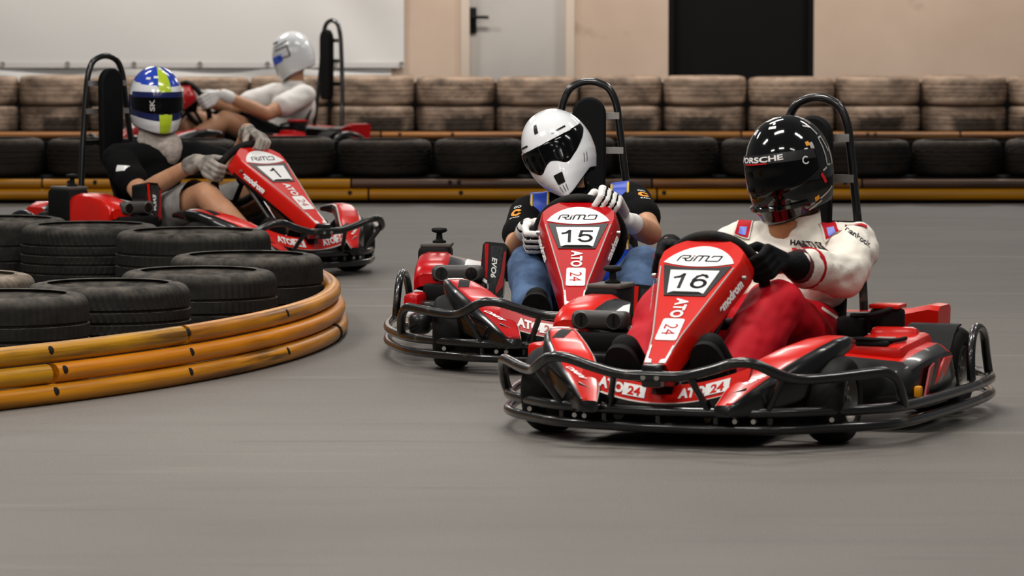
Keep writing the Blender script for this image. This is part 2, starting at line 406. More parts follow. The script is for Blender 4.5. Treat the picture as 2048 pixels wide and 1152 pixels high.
# front tyre row
FY = 23.06; fs_ = F_PX / (FY - .27)
fe = [-110, 80, 268, 470, 668, 864, 1050, 1236, 1444, 1640, 1832, 2018, 2215]
_fm = [tyre_mesh('front_tyre', .27, .215, .16, M_ty_front, n=160, style=s, rnd=.04) for s in (0, 1, 2)]
for i, (a, b_) in enumerate(zip(fe, fe[1:])):
    x = ((a + b_) / 2 - 1024) / fs_; D = (b_ - a - 3) / fs_
    o = link('tyre', _fm[i % 3]); k = D / .55
    hz = [1.02, 1.0, .98, 1.04, .98, 1.0, 1.03, 1.04, 1.0, .97, .97, 1][i]
    o.location = (x, FY + .03 * sin(i * 2.1), .146); o.scale = (k, k, hz); o.rotation_euler = (0, 0, i * 1.3)
    side = '%s from the left' % ORD[i] if i < 6 else '%s from the right' % ORD[len(fe) - 2 - i]
    tag(o, 'black tyre in the near barrier row above the yellow pipes, %s' % side, 'tyre', 'tyres of the near barrier row')
kb = MB(); kb.box((.06, FY + .01, .0725), (6.7, .46, .145), M_kerb); kb.box((.06, FY + .35, .165), (6.7, .04, .33), M_kerb); tag(kb.build('base_and_dark_backing_2', smooth=0), kind='structure')  # base again, with an added dark board so the gaps read black

# ------------------------------------------------ pipes
def pipe_mat(name, c, grime, amt, ang=None, sc=6):
    m = bpy.data.materials.new(name); m.use_nodes = True; nt = m.node_tree; b = nt.nodes['Principled BSDF']
    tc = nt.nodes.new('ShaderNodeTexCoord').outputs['Object']
    v = tc
    if ang:   # curved pipe: follow the bend with polar coordinates
        s2 = nt.nodes.new('ShaderNodeSeparateXYZ'); nt.links.new(tc, s2.inputs[0])
        a = math_node(nt, 'ARCTAN2', s2.outputs[1], s2.outputs[0]); c2 = nt.nodes.new('ShaderNodeCombineXYZ')
        rad = math_node(nt, 'SQRT', math_node(nt, 'ADD', math_node(nt, 'MULTIPLY', s2.outputs[0], s2.outputs[0]), math_node(nt, 'MULTIPLY', s2.outputs[1], s2.outputs[1])))
        nt.links.new(math_node(nt, 'MULTIPLY', a, ang), c2.inputs[0]); nt.links.new(rad, c2.inputs[1]); nt.links.new(s2.outputs[2], c2.inputs[2]); v = c2.outputs[0]
    f = noise_node(nt, mapping(nt, v, (.6, 14, 14)), sc * .6, 6, .44, .60, .65)
    f1 = noise_node(nt, mapping(nt, v, (1, 3, 3)), sc * .35, 3, .35, .65)
    f = math_node(nt, 'MULTIPLY', math_node(nt, 'MULTIPLY', f, amt), math_node(nt, 'ADD', math_node(nt, 'MULTIPLY', f1, .75), .35))
    col = mix_nodes(nt, f, lin(c), lin(grime))
    f3 = noise_node(nt, mapping(nt, v, (1.5, 2, 2), loc=(7, 0, 0)), sc * .25, 3, .4, .62)
    col = mix_nodes(nt, math_node(nt, 'MULTIPLY', f3, .5 * min(1, amt)), col, lin(tuple(min(255, x) for x in (c[0] * .74, c[1] * .66, c[2] * .8 + 8))))
    nt.links.new(col, b.inputs['Base Color']); b.inputs['Roughness'].default_value = .36; b.inputs['Specular IOR Level'].default_value = .32
    return m
M_pipeA = pipe_mat('yellow_pipe', (206, 136, 14), (58, 36, 14), 1.0, ISL_R, 5)
M_pipeB = pipe_mat('yellow_pipe_clean', (216, 134, 6), (104, 60, 12), .65, ISL_R, 5)
M_pipeC = pipe_mat('yellow_pipe_grimy', (200, 146, 16), (52, 36, 14), 1.3, ISL_R, 5)
M_bolt = mat('dark_bolt_hole', (24, 20, 17), .6)
def iang(xp, z, r):   # angle on the island circle for a picture column
    lo_, hi_ = radians(-62), radians(8)
    for _ in range(50):
        mi = (lo_ + hi_) / 2; p = ISL_C + V((cos(mi), sin(mi), 0)) * r
        X = 1024 + F_PX * p.x / (p.y * cos(PITCH) - (z - CAM_H) * sin(PITCH))
        if X < xp: lo_ = mi
        else: hi_ = mi
    return lo_
PR = .0285
def arc_pipe(name, r, z, a0, a1, m, bolts, label, group, cap0=True):
    root = empty('pipe_rail', ISL_C); tag(root, label, 'pipe', group)
    n = max(8, int((a1 - a0) * 40)); pts = [(r * cos(lerp(a0, a1, i / n)), r * sin(lerp(a0, a1, i / n)), z) for i in range(n + 1)]
    b = MB(); b.tube(pts, PR, m, 20); b.build('pipe', root, smooth=60)
    for a in bolts:
        p = V((cos(a), sin(a), 0)); q = MB(); q.lathe([(0, .0012), (.008, .0012), (.0115, 0), (.013, -.004)], M_bolt, basis(p * (r + PR * .93) + V((0, 0, z + PR * .36)), V((-sin(a), cos(a), 0)), (p * -.36 + V((0, 0, .93))).normalized(), (p * .93 + V((0, 0, .36))).normalized()), 14); q.build('bolt', root)
G_isl = 'pipe rails around the corner island'
a365 = iang(366, .14, 4.38); a97 = iang(97, .084, 4.39); aL = radians(-75); aE = radians(13.5); a670 = iang(676, .028, 4.40) - .05
arc_pipe('t', 4.375, .142, aL, a365 - .003, M_pipeC, [iang(102, .14, 4.4)], 'left section of the top yellow pipe round the corner island, dirty with black streaks', G_isl)
arc_pipe('t', 4.375, .142, a365 + .003, aE, M_pipeA, [iang(377, .14, 4.4), iang(575, .14, 4.4)], 'right section of the top yellow pipe round the corner island', G_isl)
arc_pipe('t', 4.39, .085, aL, a97 - .003, M_pipeC, [], 'short left section of the middle yellow pipe round the corner island', G_isl)
arc_pipe('t', 4.39, .085, a97 + .003, aE, M_pipeB, [iang(122, .084, 4.4), iang(375, .084, 4.4)], 'long right section of the middle yellow pipe round the corner island, clean orange', G_isl)
arc_pipe('t', 4.40, .0285, aL, a670, M_pipeA, [iang(110, .028, 4.42), iang(379, .028, 4.42), iang(574, .028, 4.42)], 'bottom yellow pipe on the floor round the corner island', G_isl)
arc_pipe('t', 4.40, .0285, a670 + .006, aE, M_pipeA, [], 'end section of the bottom pipe at the right tip of the corner island', G_isl)
cp = MB(); pj = ISL_C + V((4.40 * cos(a670 + .003), 4.40 * sin(a670 + .003), .0285)); cp.tube([pj - V((-sin(a670), cos(a670), 0)) * .02, pj + V((-sin(a670), cos(a670), 0)) * .02], .0315, M_kerb, 20)
tag(cp.build('pipe_coupling'), 'black coupling joining the bottom pipe at the right tip of the corner island', 'coupling')

M_pipeS = pipe_mat('straight_pipe_yellow', (218, 148, 8), (104, 72, 30), .7, None, 1.2)
M_pipeS2 = pipe_mat('straight_pipe_worn', (176, 118, 48), (74, 52, 36), 1.3, None, 1.2)
M_pipeS3 = pipe_mat('straight_pipe_brown', (120, 86, 56), (58, 46, 38), 1.2, None, 1.2)
def straight(x0, x1, y, z, r, m, bolts, label, group):
    c = V(((x0 + x1) / 2, y, z)); root = empty('pipe_rail', c); tag(root, label, 'pipe', group)
    b = MB(); b.tube([(x0 - c.x, 0, 0), (x1 - c.x, 0, 0)], r, m, 20); b.build('pipe', root, smooth=60)
    for bx in bolts:
        q = MB(); q.lathe([(0, .001), (.009, .001), (.013, 0), (.015, -.004)], M_bolt, M.Translation((bx - c.x, -r * .93, r * .36)) @ M.Rotation(radians(70), 4, 'X'), 12); q.build('bolt', root)
PY_ = FY - .30; fp = F_PX / PY_
X_ = lambda p, s=fp: (p - 1024) / s
G_f = 'pipe rails below the near barrier row'
zt = .113; zl = .052
for j, (a, b_, mm, bl, lab) in enumerate([(-120, 82, M_pipeS, [], 'leftmost upper yellow pipe under the near barrier row'), (86, 700, M_pipeS, [138, 190], 'bright upper yellow pipe under the near barrier row, behind kart 1'), (704, 1302, M_pipeS3, [900, 918], 'worn brown upper pipe under the near barrier row, left of the white helmet'), (1306, 1722, M_pipeS2, [1690], 'half worn upper pipe under the near barrier row, between the two helmets'), (1726, 2180, M_pipeS3, [], 'worn brown upper pipe under the near barrier row, right of the black helmet')]):
    straight(X_(a), X_(b_), PY_ + .006, zt, .0265, mm, [X_(v) for v in bl], lab, G_f)
for a, b_, bl, lab in [(-120, 735, [740 - 40, ], 'left lower yellow pipe under the near barrier row'), (739, 1312, [922], 'middle lower yellow pipe under the near barrier row, behind the white helmet'), (1316, 2180, [1318 + 10], 'right lower yellow pipe under the near barrier row')]:
    straight(X_(a), X_(b_), PY_, zl, .032, M_pipeS, [X_(v) for v in bl], lab, G_f)
RY = BY - .35; rp = F_PX / RY
for a, b_, mm, bl, lab in [(-120, 760, M_pipeS2, [], 'left pipe in front of the far tyre wall, behind the far kart'), (764, 1480, M_pipeS2, [800, 905], 'middle pipe in front of the far tyre wall'), (1484, 1918, M_pipeS2, [1735, 1750], 'brown pipe in front of the far tyre wall, right of the black helmet'), (1922, 2180, M_pipeS2, [], 'rightmost pipe in front of the far tyre wall')]:
    straight((a - 1024) / rp, (b_ - 1024) / rp, RY, .185, .026, mm, [(v - 1024) / rp for v in bl], lab, 'pipe rails below the far tyre wall')
kb = MB(); kb.box((0, RY, .0775), (8.5, .05, .155), M_kerb); tag(kb.build('trim_3', smooth=0), kind='structure')

# ------------------------------------------------ light, camera
def area(name, loc, sx, sy, power, col=(1, .95, .9), rot=(0, 0, 0)):
    l = bpy.data.lights.new(name, 'AREA'); l.shape = 'RECTANGLE'; l.size = sx; l.size_y = sy; l.energy = power; l.color = col
    o = bpy.data.objects.new(name, l); COL.objects.link(o); o.location = loc; o.rotation_euler = [radians(a) for a in rot]; return o
for y, pw in ((2.2, 52), (6.5, 52), (10.5, 112), (14.5, 66), (19, 28), (24, 38), (28.3, 106)):  # ceiling lamp rows; the nearest row is added as front fill
    for x, k in ((-3.4, 1.25), (0, 1.05), (3.4, .52)):
        area('hall_and_fill_lamp', (x, y, 4.2), 1.5, .35, pw * (k if y < 20 else 1), (1, .955, .9))
w = bpy.data.worlds.new('hall'); SC.world = w; w.use_nodes = True
w.node_tree.nodes['Background'].inputs[0].default_value = (.95, .97, 1, 1); w.node_tree.nodes['Background'].inputs[1].default_value = .10
cam = bpy.data.cameras.new('camera'); co = bpy.data.objects.new('camera', cam); COL.objects.link(co); SC.camera = co
co.location = (0, 0, CAM_H); co.rotation_euler = (pi / 2 - PITCH, 0, 0)
cam.sensor_fit = 'HORIZONTAL'; cam.sensor_width = 36; cam.lens = F_PX / 2048 * 36; cam.clip_start = .5; cam.clip_end = 200
cam.dof.use_dof = True; cam.dof.focus_distance = 12.4; cam.dof.aperture_fstop = 8.0
vs_ = SC.view_settings; SC.display_settings.display_device = 'sRGB'
vs_.view_transform = 'Standard'; vs_.look = 'None'; vs_.gamma = 1; vs_.use_curve_mapping = False; vs_.exposure = 0.0
SC.cycles.use_denoising = True; SC.cycles.max_bounces = 6; SC.cycles.diffuse_bounces = 3; SC.cycles.glossy_bounces = 3; SC.cycles.caustics_reflective = False; SC.cycles.caustics_refractive = False
# ================================================================ karts
# kart space: front bumper centre at the origin, +y to the rear, +x the driver's left, z up
M_red = mat('red_gloss_plastic', (180, 5, 14), .26, coat=.12, spec=.35, noise_amt=.25, nscale=9, dark=(150, 24, 22), lo=.5, hi=.75)
M_redd = mat('dark_red_plastic', (150, 16, 22), .35, coat=.3)
M_orange = mat('orange_red_plastic', (208, 24, 12), .26, coat=.12, spec=.35, noise_amt=.3, nscale=9, dark=(176, 40, 26), lo=.5, hi=.75)
M_white = mat('white_sticker', (238, 238, 236), .35, coat=.3)
M_grey = mat('grey_trim', (176, 172, 166), .4)
M_blk = mat('black_gloss_plastic', (8, 8, 8), .28, coat=.4)
M_blkm = mat('black_matt_plastic', (15, 15, 15), .6)
M_frame = mat('black_powder_coat', (9, 9, 9), .28, coat=.5, noise_amt=.75, nscale=11, dark=(96, 88, 78), lo=.60, hi=.72)
M_seat = mat('seat_black', (9, 9, 9), .65)
M_pad = mat('headrest_vinyl', (11, 11, 12), .7)
M_alu = mat('bare_aluminium', (196, 192, 186), .35, metal=.9)
M_rim = mat('rim_metal', (120, 116, 110), .45, metal=.8)
M_slick = mat('slick_tyre', (13, 13, 13), .6, noise_amt=.4, nscale=12, dark=(48, 46, 43))
M_floorpan = mat('floor_pan', (12, 12, 12), .5)
M_digit = mat('digit_black', (18, 18, 24), .5)
M_amber = mat('amber_plastic', (226, 150, 20), .35)
M_suede = mat('wheel_rubber', (11, 11, 11), .6, noise_amt=.3, nscale=20, dark=(52, 46, 40))
M_carbon = mat('carbon_print', (44, 44, 46), .3, coat=.5, noise_amt=1, nscale=90, dark=(20, 20, 21))
P0, PS, PN = V((0, .035, .213)), V((0, .39, .265)).normalized(), V((0, -.265, .39)).normalized()
PT = basis(P0, V((1, 0, 0)), PS, PN)       # fairing plane: u, along the slope, height above it
def PTh(h): return PT @ M.Translation((0, 0, h))
BAR = [(0, .062), (.15, .076), (.29, .115), (.41, .215), (.495, .31), (.545, .43), (.566, .7), (.570, 1.0), (.552, 1.26), (.495, 1.41)]
def bar_at(x):
    for p, q in zip(BAR, BAR[1:]):
        if p[0] <= x <= q[0] and q[0] > p[0]: return lerp(p[1], q[1], (x - p[0]) / (q[0] - p[0]))
    return .4
def rr(w, h, r, n=4):
    out = []
    for cx, cy, a0 in ((w / 2 - r, h / 2 - r, 0), (-w / 2 + r, h / 2 - r, 90), (-w / 2 + r, -h / 2 + r, 180), (w / 2 - r, -h / 2 + r, 270)):
        for k in range(n + 1):
            a = radians(a0 + 90 * k / n); out.append((cx + r * cos(a), cy + r * sin(a)))
    return out
def fairing(root, red, number):
    b = MB()
    # moulded body: front face outline, side walls flare outwards and back
    arch = [(u, .445 + .083 * sqrt(max(0, 1 - (u / .116) ** 2)) ** 1.25) for u in np.linspace(.109, -.109, 19)]
    face = [(-.030, 0), (.030, 0), (.037, .10), (.0625, .215)] + [(.109, .43)] + [(float(u), float(w)) for u, w in arch] + [(-.109, .43), (-.0625, .215), (-.037, .10)]
    def ring(off, h):
        out = []
        for u, w in face:
            k = 1 if w > .02 else .4
            out.append(PT @ V((u + (1 if u > 0 else -1 if u < 0 else 0) * off * k * (1 if w < .455 else max(0, (.53 - w) / .075)), w + (off * .25 if w > .46 else 0), h)))
        return out
    rings = [ring(-.0, .0), ring(.004, -.004), ring(.008, -.016), ring(.020, -.055), ring(.018, -.07), ring(.010, -.074)]
    b.loft(rings, red, cap=True, face_mat=lambda i, k: red if i < 3 else (M_blk if (k in (1, 2) or k >= len(face) - 3) else M_redd if red is M_red else red) if i == 3 else M_blkm)
    T = PTh(.0016)
    lens = [(float(u), float(.418 + .070 * (1 - (u / .096) ** 2) ** .8 * 1.0)) for u in np.linspace(.0959, -.0959, 21)] + [(float(u), float(.418 - .016 * (1 - (u / .096) ** 2))) for u in np.linspace(-.096, .096, 13)]
    b.prism(lens, -.001, .001, M_white, T)
    # logo lettering
    LT = T @ M.Translation((-.0605, .4245, .0014)); k = dict(sx=1.08, shear=.28, h=.0218)
    b.strip([(0, 0), (0, .8), (.18, 1), (.95, 1), (1.08, .88), (1.08, .6), (.95, .5), (.4, .5)], .2, LT, M_digit, **k); b.strip([(.62, .5), (1.0, .02), (1.3, .02)], .2, LT, M_digit, **k)
    b.strip([(1.32, .0), (1.5, .02), (1.5, .62)], .22, LT, M_digit, **k); b.strip([(1.44, .96), (1.56, .96)], .17, LT, M_red, **k)
    b.strip([(1.88, 0), (1.88, .85), (2.0, 1), (3.1, 1), (3.24, .85), (3.24, .12), (3.4, 0), (4.6, 0), (4.75, .12), (4.75, .88), (4.62, 1), (3.75, 1), (3.68, .75)], .21, LT, M_digit, **k); b.strip([(2.54, 0), (2.54, 1)], .22, LT, M_digit, **k)
    # black surround and side beads
    b.prism([(-.093, .408), (-.05, .399), (0, .396), (.05, .399), (.093, .408), (.056, .279), (-.056, .279)], -.001, .0008, M_blk, T)
    b.tube([PT @ V((s * u, w, .001)) for s, u, w in ((-1, .030, .05), (-1, .039, .12), (-1, .100, .40))], .0022, M_grey, 6)
    b.tube([PT @ V((s * u, w, .001)) for s, u, w in ((1, .030, .05), (1, .039, .12), (1, .100, .40))], .0022, M_grey, 6)
    # ATO24, read from top to bottom
    R90 = M.Rotation(-pi / 2, 4, 'Z')
    b.text('ATO', T @ M.Translation((.001, .229, .0005)) @ R90, .035, M_white, wide=.82, bold=.035)
    b.prism(rr(.058, .088, .007), -.001, .0006, M_white, T @ M.Translation((.001, .140, 0)))
    b.text('24', T @ M.Translation((.001, .140, .0010)) @ R90, .036, M_red, wide=.9, bold=.0)
    for s in (-1, 1):   # white claws at the foot
        b.prism([(s * x, y) for x, y in ((.010, .004), (.028, .004), (.034, .075), (.028, .075), (.023, .022), (.012, .017))], -.001, .0008, M_white, T)
        Ts = PT @ M.Translation((s * .103, .245, -.034)) @ M.Rotation(s * radians(76), 4, 'Y') @ M.Rotation(s * radians(-9.5) , 4, 'Z')
        # side lettering runs along the flared wall
        a = V((s * (.060 + .0135), .205, -.0355)); c = V((s * (.109 + .0135), .43, -.0355)); ua = (c - a).normalized() * (1 if s > 0 else -1)
        wall_n = V((s * .90, -.19, .38)).normalized(); up = wall_n.cross(ua)
        b.text('emodrom', PT @ basis(a.lerp(c, .54) + wall_n * .0085, ua, up, wall_n), .024, M_white, wide=1.0, bold=.05, shear=.15)
        b.cyl(PT @ V((s * .124, .40, -.03)), .006, .01, M_alu, 'X', 10)
    b.box((0, .03, .185), (.055, .045, .06), M_blk, .008)
    for x in (-.018, .018): b.cyl((x, .004, .182), .007, .01, M_alu, 'Y', 10)
    f = b.build('steering_fairing', root)
    n = MB(); T2 = PTh(.0028)
    n.prism([(-.067, .384), (.067, .384), (.049, .288), (-.049, .288)], -.001, .0012, M_white, T2)
    arc = lambda cx, cy, rx, ry, a0, a1, k=14: [(cx + rx * cos(radians(lerp(a0, a1, i / k))), cy + ry * sin(radians(lerp(a0, a1, i / k)))) for i in range(k + 1)]
    GL = {'1': [[(.02, .74), (.20, .80), (.36, .98), (.36, 0)]], '5': [[(.66, .95), (.16, .95), (.08, .48)], [(.08, .48)] + arc(.34, .32, .31, .29, 140, -155)],
          '6': [arc(.36, .31, .29, .28, 0, 360, 20), [(.07, .33), (.09, .62), (.20, .85), (.38, .95), (.54, .92), (.63, .80)]], '3': [arc(.33, .73, .24, .24, 150, -90), arc(.33, .28, .28, .26, 90, -155)]}
    for i, ch in enumerate(number):
        dx = -.02 if len(number) == 1 else (-.046, .003)[i]
        for st in GL[ch]: n.strip(st, .155, T2 @ M.Translation((dx, .3105, .0016)), M_digit, 1.08, 0, .056)
    n.prism([(-.045, .288), (.045, .288), (.035, .294), (-.035, .294)], 0, .002, M_blkm, T2)
    n.build('number_plate', f)
def fender(root, s, red):
    st = [(.045, .155, .205, .084, .114), (.085, .160, .245, .078, .146), (.13, .175, .30, .076, .188), (.19, .21, .35, .098, .226), (.25, .255, .385, .150, .252), (.31, .30, .405, .205, .268), (.37, .335, .415, .228, .272), (.43, .35, .408, .234, .264), (.47, .36, .40, .236, .255)]
    st = [tuple(float(v) for v in r) for r in st]
    fine = []
    for a, c in zip(st, st[1:]):
        for k in range(4): fine.append(tuple(lerp(x, y, k / 4) for x, y in zip(a, c)))
    fine.append(st[-1]); n = 28; rings = []
    for Y, x0, x1, z0, z1 in fine:
        ring = []
        for k in range(n):
            a = 2 * pi * k / n; cx, cz = cos(a), sin(a); e = .5
            ring.append((s * ((x0 + x1) / 2 + (x1 - x0) / 2 * (abs(cx) ** e) * (1 if cx > 0 else -1)), Y, (z0 + z1) / 2 + (z1 - z0) / 2 * (abs(cz) ** e) * (1 if cz > 0 else -1)))
        rings.append(ring)
    def fm(i, k):
        a = 360 * (k + .5) / n
        if 62 < a < 128: return red
        if 128 <= a < 140: return M_grey
        return M_blk
    b = MB(); b.loft(rings, M_blk, face_mat=fm)
    f = b.build('front_fender', root, smooth=50)
    t = BVHTree.FromPolygons([V(p) for r in rings for p in r], [(i * n + k, i * n + (k + 1) % n, (i + 1) * n + (k + 1) % n, (i + 1) * n + k) for i in range(len(rings) - 1) for k in range(n)])
    def onto(x, y): 
        h = t.ray_cast(V((x, y, .6)), V((0, 0, -1))); return h[0] + h[1] * .0012 if h[0] else V((x, y, .2))
    g = MB()   # dark vent and white script on the stripe
    rowsv = [[onto(s * lerp(.328, .362, u), lerp(.255, .33, v)) for u in (0, .5, 1)] for v in (0, .33, .66, 1)]
    g.loft(rowsv, M_blkm, cap=False, closed=False); g.build('fender_vent', f); g = MB()
    rowsw = [[onto(s * (lerp(.180, .335, v) + lerp(-.013, .013, u)), lerp(.085, .235, v * .55)) for u in (0, .5, 1)] for v in (.12, .25, .4, .55, .7)]
    mids = [sum((V(p) for p in r), V()) / 3 for r in rowsw]
    def conf(p):
        v = min(.999, max(0, (p[0] / .11 + .5))); seg = v * (len(rowsw) - 1); i = min(int(seg), len(rowsw) - 2); tt = seg - i
        q = mids[i].lerp(mids[i + 1], tt); side = (V(rowsw[i][2]) - V(rowsw[i][0])).normalized() * s
        return q + side * p[1] * -1 * 1 + V((0, -.0015, .0015))
    g.text('RiMO', None, .017, M_white, wide=1.3, bold=.04, shear=.2, conform=conf); g.build('fender_lettering', f, smooth=0); g = MB()
    wb_ = [[onto(s * lerp(.352, .40, u), lerp(.35, .415, v)) for u in (0, .3, .6, 1)] for v in (0, .3, .6, 1)]  # white highlight painted on the top end of the fender
    g.loft(wb_, M_white, cap=False, closed=False)
    g.build('fender_highlight', f)
def make_wheel(root, name, x, y, r, w, s):
    wroot = MB(); Tm = M.Translation((x, y, r)) @ M.Rotation(pi / 2, 4, 'Y')
    e = .022
    pr = [(r * .56, -w / 2 + .012), (r * .62, -w / 2 + .002), (r * .8, -w / 2), (r - e * .6, -w / 2 + .004), (r - .006, -w / 2 + .014), (r, -w / 2 + .03), (r, w / 2 - .03), (r - .006, w / 2 - .014), (r - e * .6, w / 2 - .004), (r * .8, w / 2), (r * .62, w / 2 - .002), (r * .56, w / 2 - .012)]
    wroot.lathe(pr, M_slick, Tm, 40); tyre = wroot.build(name, root)
    rm = MB(); q = r * .57
    rm.lathe([(q, -w / 2 + .008), (q - .006, -w / 2 + .004), (q - .012, -w / 2 + .02), (q * .55, -w / 2 + .034), (q * .5, -w / 2 + .02), (.012, -w / 2 + .02), (.012, w / 2 - .02), (q * .5, w / 2 - .02), (q * .55, w / 2 - .034), (q - .012, w / 2 - .02), (q - .006, w / 2 - .004), (q, w / 2 - .008)], M_rim, Tm, 32)
    for k in range(5):
        a = 2 * pi * k / 5
        for ss in (-1, 1): rm.cyl((x + ss * (w / 2 - .022), y + q * .45 * cos(a), r + q * .45 * sin(a)), .006, .016, M_alu, 'X', 8)
    rm.build('rim', tyre)
WC, WR = V((0, .525, .394)), .132; WU = V((0, -.42, .907)).normalized(); WN = V((0, .907, .42)).normalized()
def wheel_pt(deg): a = radians(deg); return WC + (V((1, 0, 0)) * cos(a) + WU * sin(a)) * WR
def make_kart(number, red, loc, yaw, sc, label):
    root = empty('go_kart', (loc[0], loc[1], 0), radians(yaw), sc); tag(root, label, 'go-kart', 'rental karts on the track')
    # ---- front bumper
    up_half = [(0, .012, .186), (.08, .012, .187), (.16, .006, .206), (.225, .0, .226), (.275, .01, .224), (.325, .05, .196), (.36, .11, .180), (.42, .185, .180), (.50, .29, .187), (.525, .325, .184), (.541, .362, .160), (.546, .39, .120), (.545, .41, .095)]
    b = MB(); b.tube(cr(mirror(up_half), 4), .0135, M_frame, 12); bump = b.build('front_bumper', root)
    for z, r in ((.092, .0135), (.05, .0135)):
        b = MB(); half = [(x, y, z) for x, y in BAR]; full_ = [(x - (.06 * min(1, max(0, (y - .40) / .4)) if x < 0 else 0), y, zz) for x, y, zz in mirror(half)]; pts = cr(full_, 5); b.tube(pts, r, M_frame, 12); b.build('bumper_tube', bump)
    for x0, x1 in ((.335, .275), (.10, .135)):
        for s in (-1, 1):
            zt_ = .196 if x0 > .2 else .188; b = MB(); b.tube([(s * x0, .06 if x0 > .2 else .012, zt_), (s * x1, bar_at(x1), .092)], .009, M_frame, 10); b.build('bumper_strut', bump)
    for x in (-.42, -.28, -.15, .0, .15, .28, .42):
        b = MB(); b.tube([(x, bar_at(abs(x)) + .004, .05), (x, bar_at(abs(x)) + .004, .092)], .008, M_frame, 8); b.build('bumper_bracket', bump)
    for x in (-.235, -.205, .2, .245, .415, -.4):
        b = MB(); b.cyl((x, bar_at(abs(x)) - .004, .071), .0065, .02, M_alu, 'Y', 10); b.build('bolt', bump)
    b = MB(); pts = [(x, bar_at(abs(x)) + .022, .0) for x in np.linspace(-.40, .40, 25)]
    b.loft([[(p[0], p[1], .036), (p[0], p[1] + .01, .036), (p[0], p[1] + .03, .098), (p[0], p[1] + .02, .098)] for p in pts], M_blkm); b.build('front_skirt', root)
    # ---- spoiler band with lettering
    b = MB(); nseg = 32; rings = []; ymid = lambda x: .075 + .55 * x * x; zlow = lambda x: .098 + .9 * x * x; ztop = lambda x: .135 + 1.0 * x * x + (.0 if abs(x) > .035 else -.004)
    def spp(x, t, off=0): return (x, ymid(x) + .028 * t - off, lerp(zlow(x) + .014, ztop(x) + .02, t))
    for i in range(nseg + 1):
        x = lerp(-.225, .225, i / nseg)
        rings.append([(x, ymid(x) - .01, zlow(x) - .012), (x, ymid(x) - .014, zlow(x) + .012), spp(x, 0), spp(x, .5), spp(x, 1), (x, ymid(x) + .05, ztop(x) + .02), (x, ymid(x) + .05, zlow(x) - .012)])
    b.loft(rings, M_blk, face_mat=lambda i, k: M_blk if k in (0, 5, 6, 4) else M_grey if k == 1 else (M_blk if abs(i - nseg / 2 + .5) < 2.2 and k == 3 else red))
    for xc in (-.105, .115):
        def conf(p, xc=xc): return spp(xc + p[0], .5 + p[1] / .055, .0025)
        b.text('ATO', None, .031, M_white, wide=.82, bold=.05, conform=lambda p, xc=xc: conf((p[0] - .034, p[1])))
        b.add([conf(p) for p in ((.0, -.018), (.062, -.018), (.062, .018), (.0, .018))], [(0, 1, 2, 3)], M_white)
        b.text('24', None, .026, red, wide=1., bold=.03, conform=lambda p, xc=xc: V(conf((p[0] + .031, p[1]))) + V((0, -.001, 0)))
    b.build('front_spoiler', root)
    fairing(root, red, number)
    for s in (-1, 1): fender(root, s, red)
    # ---- wheels and axles
    for s in (-1, 1):
        make_wheel(root, 'front_wheel', s * .385, .315, .113, .105, s); make_wheel(root, 'rear_wheel', s * .42, 1.19, .120, .16, s)
    b = MB(); b.tube([(-.36, 1.19, .12), (.36, 1.19, .12)], .018, M_rim, 12); b.build('rear_axle', root)
    b = MB()
    for s in (-1, 1):
        b.tube([(s * .09, .20, .10), (s * .2, .33, .11), (s * .34, .315, .113)], .012, M_frame, 8)
        b.tube(cr([(s * .12, .1, .075), (s * .2, .3, .06), (s * .23, .6, .05), (s * .23, 1.0, .05), (s * .2, 1.35, .09)], 5), .014, M_frame, 10)
    b.tube([(-.23, .7, .05), (.23, .7, .05)], .013, M_frame, 8); b.tube([(-.2, 1.33, .09), (.2, 1.33, .09)], .014, M_frame, 8)
    b.build('chassis_frame', root)
    b = MB(); b.box((0, .58, .044), (.46, .98, .008), M_floorpan, .002); b.build('floor_pan', root)
    # ---- pedals
    for s in (-1, 1):
        b = MB(); b.tube([(s * .05, .15, .15), (s * .17, .15, .15)], .0075, M_alu, 8); b.tube([(s * .16, .155, .05), (s * .165, .15, .15)], .007, M_alu, 8); b.tube([(s * .155, .13, .148), (s * .155, .45, .07)], .004, M_alu, 8); b.build('pedal', root)
    # ---- steering
    b = MB(); ring = [WC + (V((1, 0, 0)) * cos(a) + WU * sin(a)) * WR for a in np.linspace(0, 2 * pi, 49)[:-1]]; b.tube(ring, .0155, M_suede, 12, closed=True); sw = b.build('steering_wheel', root)
    b = MB()
    for a in (18, 162, 270):
        b.tube([WC - WN * .02, wheel_pt(a)], .010, M_blkm, 8)
    b.cyl(WC - WN * .02, .036, .03, M_blkm, 'Y', 20); b.build('spoke', sw)
    b = MB(); b.tube([WC - WN * .02, (0, .22, .11)], .011, M_frame, 10); b.tube([(-.10, .42, .40), (-.04, .28, .2)], .009, M_frame, 8); b.tube([(.10, .42, .40), (.04, .28, .2)], .009, M_frame, 8); b.tube([(-.1, .43, .41), (.1, .43, .41)], .009, M_frame, 8); b.build('steering_column', root)
    # ---- seat
    prof = [(.70, .075, .15, .0), (.76, .062, .165, .06), (.88, .058, .175, .10), (1.0, .062, .18, .13), (1.09, .10, .182, .15), (1.15, .18, .182, .13), (1.185, .27, .178, .09), (1.21, .35, .165, .05), (1.225, .41, .13, .02), (1.23, .43, .08, .0)]
    outer, inner = [], []
    for i, (y, z, hw, side) in enumerate(prof):
        ring_o = []
        for k in range(17):
            t = -1 + k / 8; sd = abs(t) ** 3; fwd = side * sd
            lift = (1 - min(1, max(0, (i - 3) / 2.5)))      # side bolsters rise from the base, come forward from the back
            ring_o.append((hw * (t if abs(t) < .75 else (1 if t > 0 else -1) * (.75 + (abs(t) - .75) * .9)), y - fwd * (1 - lift) * .75, z + fwd * lift))
        outer.append(ring_o)
    th = .012
    vs_o = [V(p) for r in outer for p in r]
